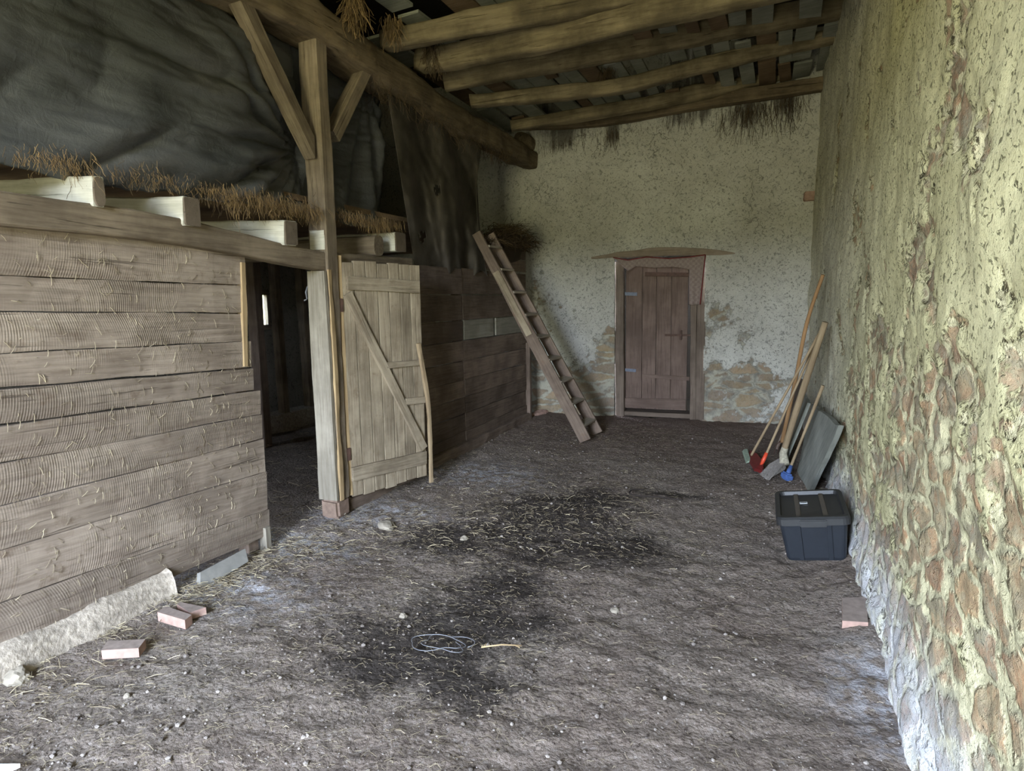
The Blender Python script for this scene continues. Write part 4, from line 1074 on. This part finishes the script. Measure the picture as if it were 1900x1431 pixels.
tag(mesh('paper_scrap', pw + [p - Vector((0, 0, .015)) for p in pw], [(0, 1, 2, 3), (7, 6, 5, 4), (0, 4, 5, 1), (1, 5, 6, 2), (2, 6, 7, 3), (3, 7, 4, 0)][0:6], 'white_print'), 'pointed white scrap on the floor closest to the viewer', 'scrap')
p = on(1503, 364, y=YB - .02)
tag(box('brick_stub', (.14, .12, .11), T(p) @ Rz(.1), 'brick', None, .01, .008), 'pinkish brick stub sticking out high in the wall corner', 'brick')

# ------------------------------------------------------------------ storage box
BM_ = T((.285, 4.38, .02)) @ Rz(.01) @ Matrix.Rotation(-.13, 4, 'Y') @ Rx(.02)
bx = thing('storage_box', BM_.translation, 'black plastic storage box with a ribbed lid near the long wall', 'box', mtx=BM_)
W_, D_, H_ = .40, .56, .29
def rrect(w_, d_, r, z, n=5):
    out = []
    for (sx, sy, a0) in ((1, 1, 0), (-1, 1, 90), (-1, -1, 180), (1, -1, 270)):
        for i in range(n): a = R_(a0 + 90 * i / (n - 1)); out.append((sx * (w_ / 2 - r) + r * math.cos(a), sy * (d_ / 2 - r) + r * math.sin(a), z))
    return out
def loft(name, rings, mat, parent, mtx, cap0=True, cap1=True):
    V = [p for r in rings for p in r]; n = len(rings[0]); Fc = []
    for i in range(len(rings) - 1):
        for j in range(n): Fc.append((i * n + j, i * n + (j + 1) % n, (i + 1) * n + (j + 1) % n, (i + 1) * n + j))
    if cap0: Fc.append(tuple(reversed(range(n))))
    if cap1: Fc.append(tuple((len(rings) - 1) * n + j for j in range(n)))
    return mesh(name, V, Fc, mat, parent, mtx)
loft('tub', [rrect(W_ * .80, D_ * .80, .03, 0), rrect(W_ * .83, D_ * .83, .03, .02), rrect(W_ * .94, D_ * .94, .035, H_ - .04)], 'black_plastic', bx, BM_)
for sx in (-.085, .085):
    mesh('rib', [(sx * .95 - .012, -D_ * .40, .01), (sx * .95 + .012, -D_ * .40, .01), (sx + .012, -D_ * .472, H_ - .05), (sx - .012, -D_ * .472, H_ - .05),
                 (sx * .95 - .012, -D_ * .42 - .008, .01), (sx * .95 + .012, -D_ * .42 - .008, .01), (sx + .012, -D_ * .472 - .012, H_ - .05), (sx - .012, -D_ * .472 - .012, H_ - .05)],
         [(4, 5, 6, 7), (0, 4, 7, 3), (5, 1, 2, 6), (0, 1, 5, 4), (7, 6, 2, 3)], 'black_plastic', bx, BM_)
lid = loft('lid', [rrect(W_ * .97, D_ * .97, .04, H_ - .055), rrect(W_ * 1.02, D_ * 1.02, .045, H_ - .05), rrect(W_ * 1.02, D_ * 1.02, .045, H_ - .012), rrect(W_ * .98, D_ * .98, .04, H_),
                   rrect(W_ * .88, D_ * .88, .03, H_), rrect(W_ * .85, D_ * .85, .03, H_ - .022)], 'lid_plastic', bx, BM_)
for sx in (-.075, .075): box('lid_rib', (.028, D_ * .84, .008), BM_ @ T((sx, 0, H_ - .019)), 'lid_rib', lid, .002)
box('clasp', (.15, .02, .045), BM_ @ T((.0, -D_ * .515, H_ - .035)), 'lid_plastic', bx, .006)
tag(box('sticker', (.045, .035, .002), BM_ @ T((-.035, .05, H_ - .0165)), 'white_print', lid, 0), 'small white sticker')
stx = bpy.data.objects['sticker']
box('mark', (.038, .010, .001), BM_ @ T((-.035, .052, H_ - .015)), 'dark_print', lid, 0)

# ------------------------------------------------------------------ tools and boards against the long wall
def pole(name, pts, r, mat, parent): return timber(name, pts, [2 * q for q in r], [2 * q for q in r], (0, 1, .01), mat, parent, sq=2, n=10, seg=40, rough=.0015, lump=.003, smooth=True)
# boards
def leaning(name, b0, b1, t1, t0, th, mat, lab, grp):
    nrm_ = (b1 - b0).cross(t0 - b0).normalized() * th
    if nrm_.x < 0: nrm_ = -nrm_
    n_ = 12; V = []; Fc = []
    for k in (0, 1):
        for j in range(n_ + 1):
            for i in range(n_ + 1):
                u, v = i / n_, j / n_; p = b0.lerp(b1, u).lerp(t0.lerp(t1, u), v)
                e = .012 * fbm((u * 3, v * 3, th * 50), 3, 2); p = p + Vector((0, e if i in (0, n_) else 0, e if j == n_ else 0)) + nrm_ * (k + .15 * fbm((u, v, 5), 2, 2)); V.append(p)
    m_ = (n_ + 1) ** 2
    for j in range(n_):
        for i in range(n_):
            q = j * (n_ + 1) + i; Fc.append((q, q + 1, q + n_ + 2, q + n_ + 1)); q += m_; Fc.append((q + n_ + 1, q + n_ + 2, q + 1, q))
    rim = [i for i in range(n_ + 1)] + [j * (n_ + 1) + n_ for j in range(1, n_ + 1)] + [n_ * (n_ + 1) + i for i in range(n_ - 1, -1, -1)] + [j * (n_ + 1) for j in range(n_ - 1, 0, -1)]
    for a, b in zip(rim, rim[1:] + rim[:1]): Fc.append((a, a + m_, b + m_, b))
    fm = frame(b0, t0 - b0, nrm_); inv = fm.inverted()
    return tag(mesh(name, [inv @ p for p in V], Fc, mat, None, fm), lab, 'board', grp)
def bpt(px, py, z): p = on(px, py, z=z); return p
g = 'boards leaning on the long wall'
leaning('leaning_board', on(1500, 915, z=.01), on(1479, 875, z=.01), on(1506, 750, x=.36), on(1556, 792, x=.42), .035, 'slab_wood', 'broad grey weathered board leaning on the long wall just beyond the black box', g)
leaning('leaning_board', Vector((.12, 6.55, .01)), Vector((.10, 7.15, .01)), Vector((.30, 7.2, .62)), Vector((.32, 6.6, .62)), .03, 'slab_wood', 'smaller grey board leaning behind the broad one', g)
leaning('leaning_board', Vector((.06, 7.25, .01)), Vector((.05, 7.6, .01)), Vector((.28, 7.65, .72)), Vector((.30, 7.3, .72)), .03, 'jamb', 'dark narrow board leaning farthest from the black box', g)
# 1 tallest tool
t1 = thing('long_fork', on(1440, 842, z=0), 'tallest tool with a bent orange-brown handle leaning in the corner', 'fork')
top = on(1527, 510, x=.40); bt_ = on(1448, 842, z=.02)
pole('handle', [bt_ + Vector((.01, 0, .12)), on(1474, 715, y=lerp(bt_.y, top.y, .42)), on(1497, 600, y=lerp(bt_.y, top.y, .72)), top], [.019, .018, .017, .016], 'handle', t1)
for k in (-1, 0, 1): tube('prong', [bt_ + Vector((0, 0, .14)), bt_ + Vector((k * .03 - .01, k * .05, .10)), bt_ + Vector((k * .03 - .03, k * .06, -.0))], .005, 'iron', t1)
# 2 fan rake with red head, pale handle
t2 = thing('red_rake', on(1400, 858, z=0), 'rake with a dull red fan head and thin pale handle', 'rake')
h2 = on(1394, 845, z=.06); top2 = on(1527, 606, x=.40)
pole('handle', [h2, h2.lerp(top2, .5), top2], [.012, .012, .012], 'handle_grey', t2)
ps = [(1390, 840, .05), (1390, 858, .02), (1399, 874, .01), (1414, 879, .01), (1414, 862, .06), (1402, 846, .07)]
hv = [on(a, b, z=c) for a, b, c in ps]
hv2 = [p + Vector((.01, .02, .02)) for p in hv]
mesh('head', hv + hv2, [tuple(range(6)), tuple(range(11, 5, -1))] + [(i, i + 6, (i + 1) % 6 + 6, (i + 1) % 6) for i in range(6)], 'red_plastic', t2)
gvv = [on(a, b, z=c) for a, b, c in ((1377, 838, .05), (1384, 836, .06), (1391, 858, .02), (1384, 860, .01))]
tag(mesh('head_tip', gvv + [p + Vector((.01, .02, .015)) for p in gvv], [(0, 1, 2, 3), (7, 6, 5, 4), (0, 4, 5, 1), (1, 5, 6, 2), (2, 6, 7, 3), (3, 7, 4, 0)], 'green_plastic', t2), 'dusty green end of the rake head')
# 3 wire rake with orange ferrule
t3 = thing('wire_rake', on(1412, 866, z=0), 'thin wire rake with an orange ferrule beside the red rake', 'rake')
h3 = on(1412, 864, z=.05); top3 = on(1528, 604, x=.42)
fa = h3.lerp(top3, .085)
pole('handle', [fa, fa.lerp(top3, .5), top3], [.011, .011, .011], 'handle_grey', t3)
tag(tube('ferrule', [h3, h3.lerp(fa, .5), fa + (fa - h3) * .1], [.014, .019, .016], 'orange_plastic', t3, res=10), 'orange plastic ferrule')
for k in range(7):
    e = on(1413 + k * 1.0, 875 + k * 2.2, z=.004); tube('tine', [h3, h3.lerp(e, .7) + Vector((0, 0, .015)), e], .0022, 'wire', t3)
# 4 old broom: thick handle, bound flat head
t4 = thing('birch_broom', on(1440, 880, z=0), 'old broom with a thick pale handle and a string-bound flat grey head', 'broom')
tp4 = on(1531, 598, x=.40); nk = on(1453, 842, z=.16); nk2 = on(1460, 800, z=.30)
pole('handle', [nk, nk.lerp(tp4, .5) + Vector((-.01, 0, -.02)), tp4], [.026, .030, .024], 'handle_grey', t4)
kk = on(1456, 862, z=.08)
tag(tube('binding', [nk + (tp4 - nk).normalized() * .07, nk, kk], [.030, .036, .042], 'string', t4, res=12), 'grey string binding')
b4 = [on(1460, 858, z=.09), on(1447, 852, z=.09), on(1416, 882, z=.012), on(1424, 891, z=.008), on(1456, 872, z=.03)]
b4b = [p + Vector((.012, .035, .02)) for p in b4]
mesh('bristles', b4 + b4b, [tuple(range(5)), tuple(range(9, 4, -1))] + [(i, i + 5, (i + 1) % 5 + 5, (i + 1) % 5) for i in range(5)], 'bristle', t4)
S = Strands()
for i in range(160):
    u = rnd.random(); a = b4[0].lerp(b4[1], u) + Vector((0, 0, .01)); b = b4[3].lerp(b4[2], u) + Vector((rnd.gauss(0, .012), rnd.gauss(0, .02), abs(rnd.gauss(0, .01))))
    S.add([a, a.lerp(b, .5) + Vector((rnd.gauss(0, .008), rnd.gauss(0, .01), .015)), b], .0025)
o = mesh('bristle_ends', S.V, S.F, 'bristle', t4); o['kind'] = 'stuff'
# 5 blue broom
t5 = thing('blue_broom', on(1462, 890, z=0), 'short-handled broom with a small blue head beside the broad board', 'broom')
h5 = on(1465, 872, z=.07); top5 = on(1527, 716, x=.39)
pole('handle', [h5, h5.lerp(top5, .5), top5], [.013, .013, .013], 'handle_grey', t5)
hd = on(1460, 884, z=.035)
box('head', (.07, .10, .06), T(hd) @ Rz(.5) @ Ry(.25), 'blue_plastic', t5, .014, .006)
tube('socket', [hd, h5 + (top5 - h5).normalized() * .05], [.022, .017], 'blue_plastic', t5, res=10)

# ------------------------------------------------------------------ daylight
w = bpy.data.worlds.new('daylight'); scn.world = w; w.use_nodes = True
nt = w.node_tree; bg = nt.nodes['Background']
tc = nt.nodes.new('ShaderNodeTexCoord'); sp = nt.nodes.new('ShaderNodeSeparateXYZ'); rp = nt.nodes.new('ShaderNodeValToRGB')
nt.links.new(tc.outputs['Generated'], sp.inputs[0])
mp = nt.nodes.new('ShaderNodeMapRange'); mp.inputs[1].default_value = -1; mp.inputs[2].default_value = 1
nt.links.new(sp.outputs['Z'], mp.inputs[0]); nt.links.new(mp.outputs[0], rp.inputs[0])
e = rp.color_ramp.elements
e[0].position = 0; e[0].color = (.40, .37, .20, 1)
e[1].position = .498; e[1].color = (.58, .56, .33, 1)
for p_, c_ in ((.505, (.28, .32, .16, 1)), (.535, (.30, .34, .18, 1)), (.545, (2.3, 2.55, 3.0, 1)), (.75, (1.9, 2.3, 3.0, 1))):
    el = e.new(p_); el.color = c_
nt.links.new(rp.outputs[0], bg.inputs[0]); bg.inputs[1].default_value = 13.5
def portal(name, mtx, sx, sy):
    l = bpy.data.lights.new(name, 'AREA'); l.shape = 'RECTANGLE'; l.size = sx; l.size_y = sy; l.cycles.is_portal = True
    o = bpy.data.objects.new(name, l); COL.objects.link(o); o.matrix_world = mtx
portal('doorway_daylight', T(((OX0 + OX1) / 2, YF - .02, OZ / 2)) @ Rx(R_(90)), OX1 - OX0, OZ)
portal('window_daylight', T((XS - .03, cy_, cz_)) @ Ry(R_(-90)), wa.z - wb.z, wb.y - wa.y)

portal('added_stable_fill', T((XS - .03, (FILL_OPENING[0] + FILL_OPENING[1]) / 2, (FILL_OPENING[2] + FILL_OPENING[3]) / 2)) @ Ry(R_(-90)), FILL_OPENING[3] - FILL_OPENING[2], FILL_OPENING[1] - FILL_OPENING[0])  # portal of the added opening, brightens the stable
scn.view_settings.view_transform = 'Standard'; scn.view_settings.look = 'None'
scn.view_settings.gamma = 1; scn.view_settings.use_curve_mapping = False
scn.view_settings.exposure = 1.42
scn.render.engine = 'CYCLES'
scn.cycles.max_bounces = 6; scn.cycles.diffuse_bounces = 4
scn.cycles.use_denoising = True
scn.cycles.use_adaptive_sampling = True; scn.cycles.adaptive_threshold = .03
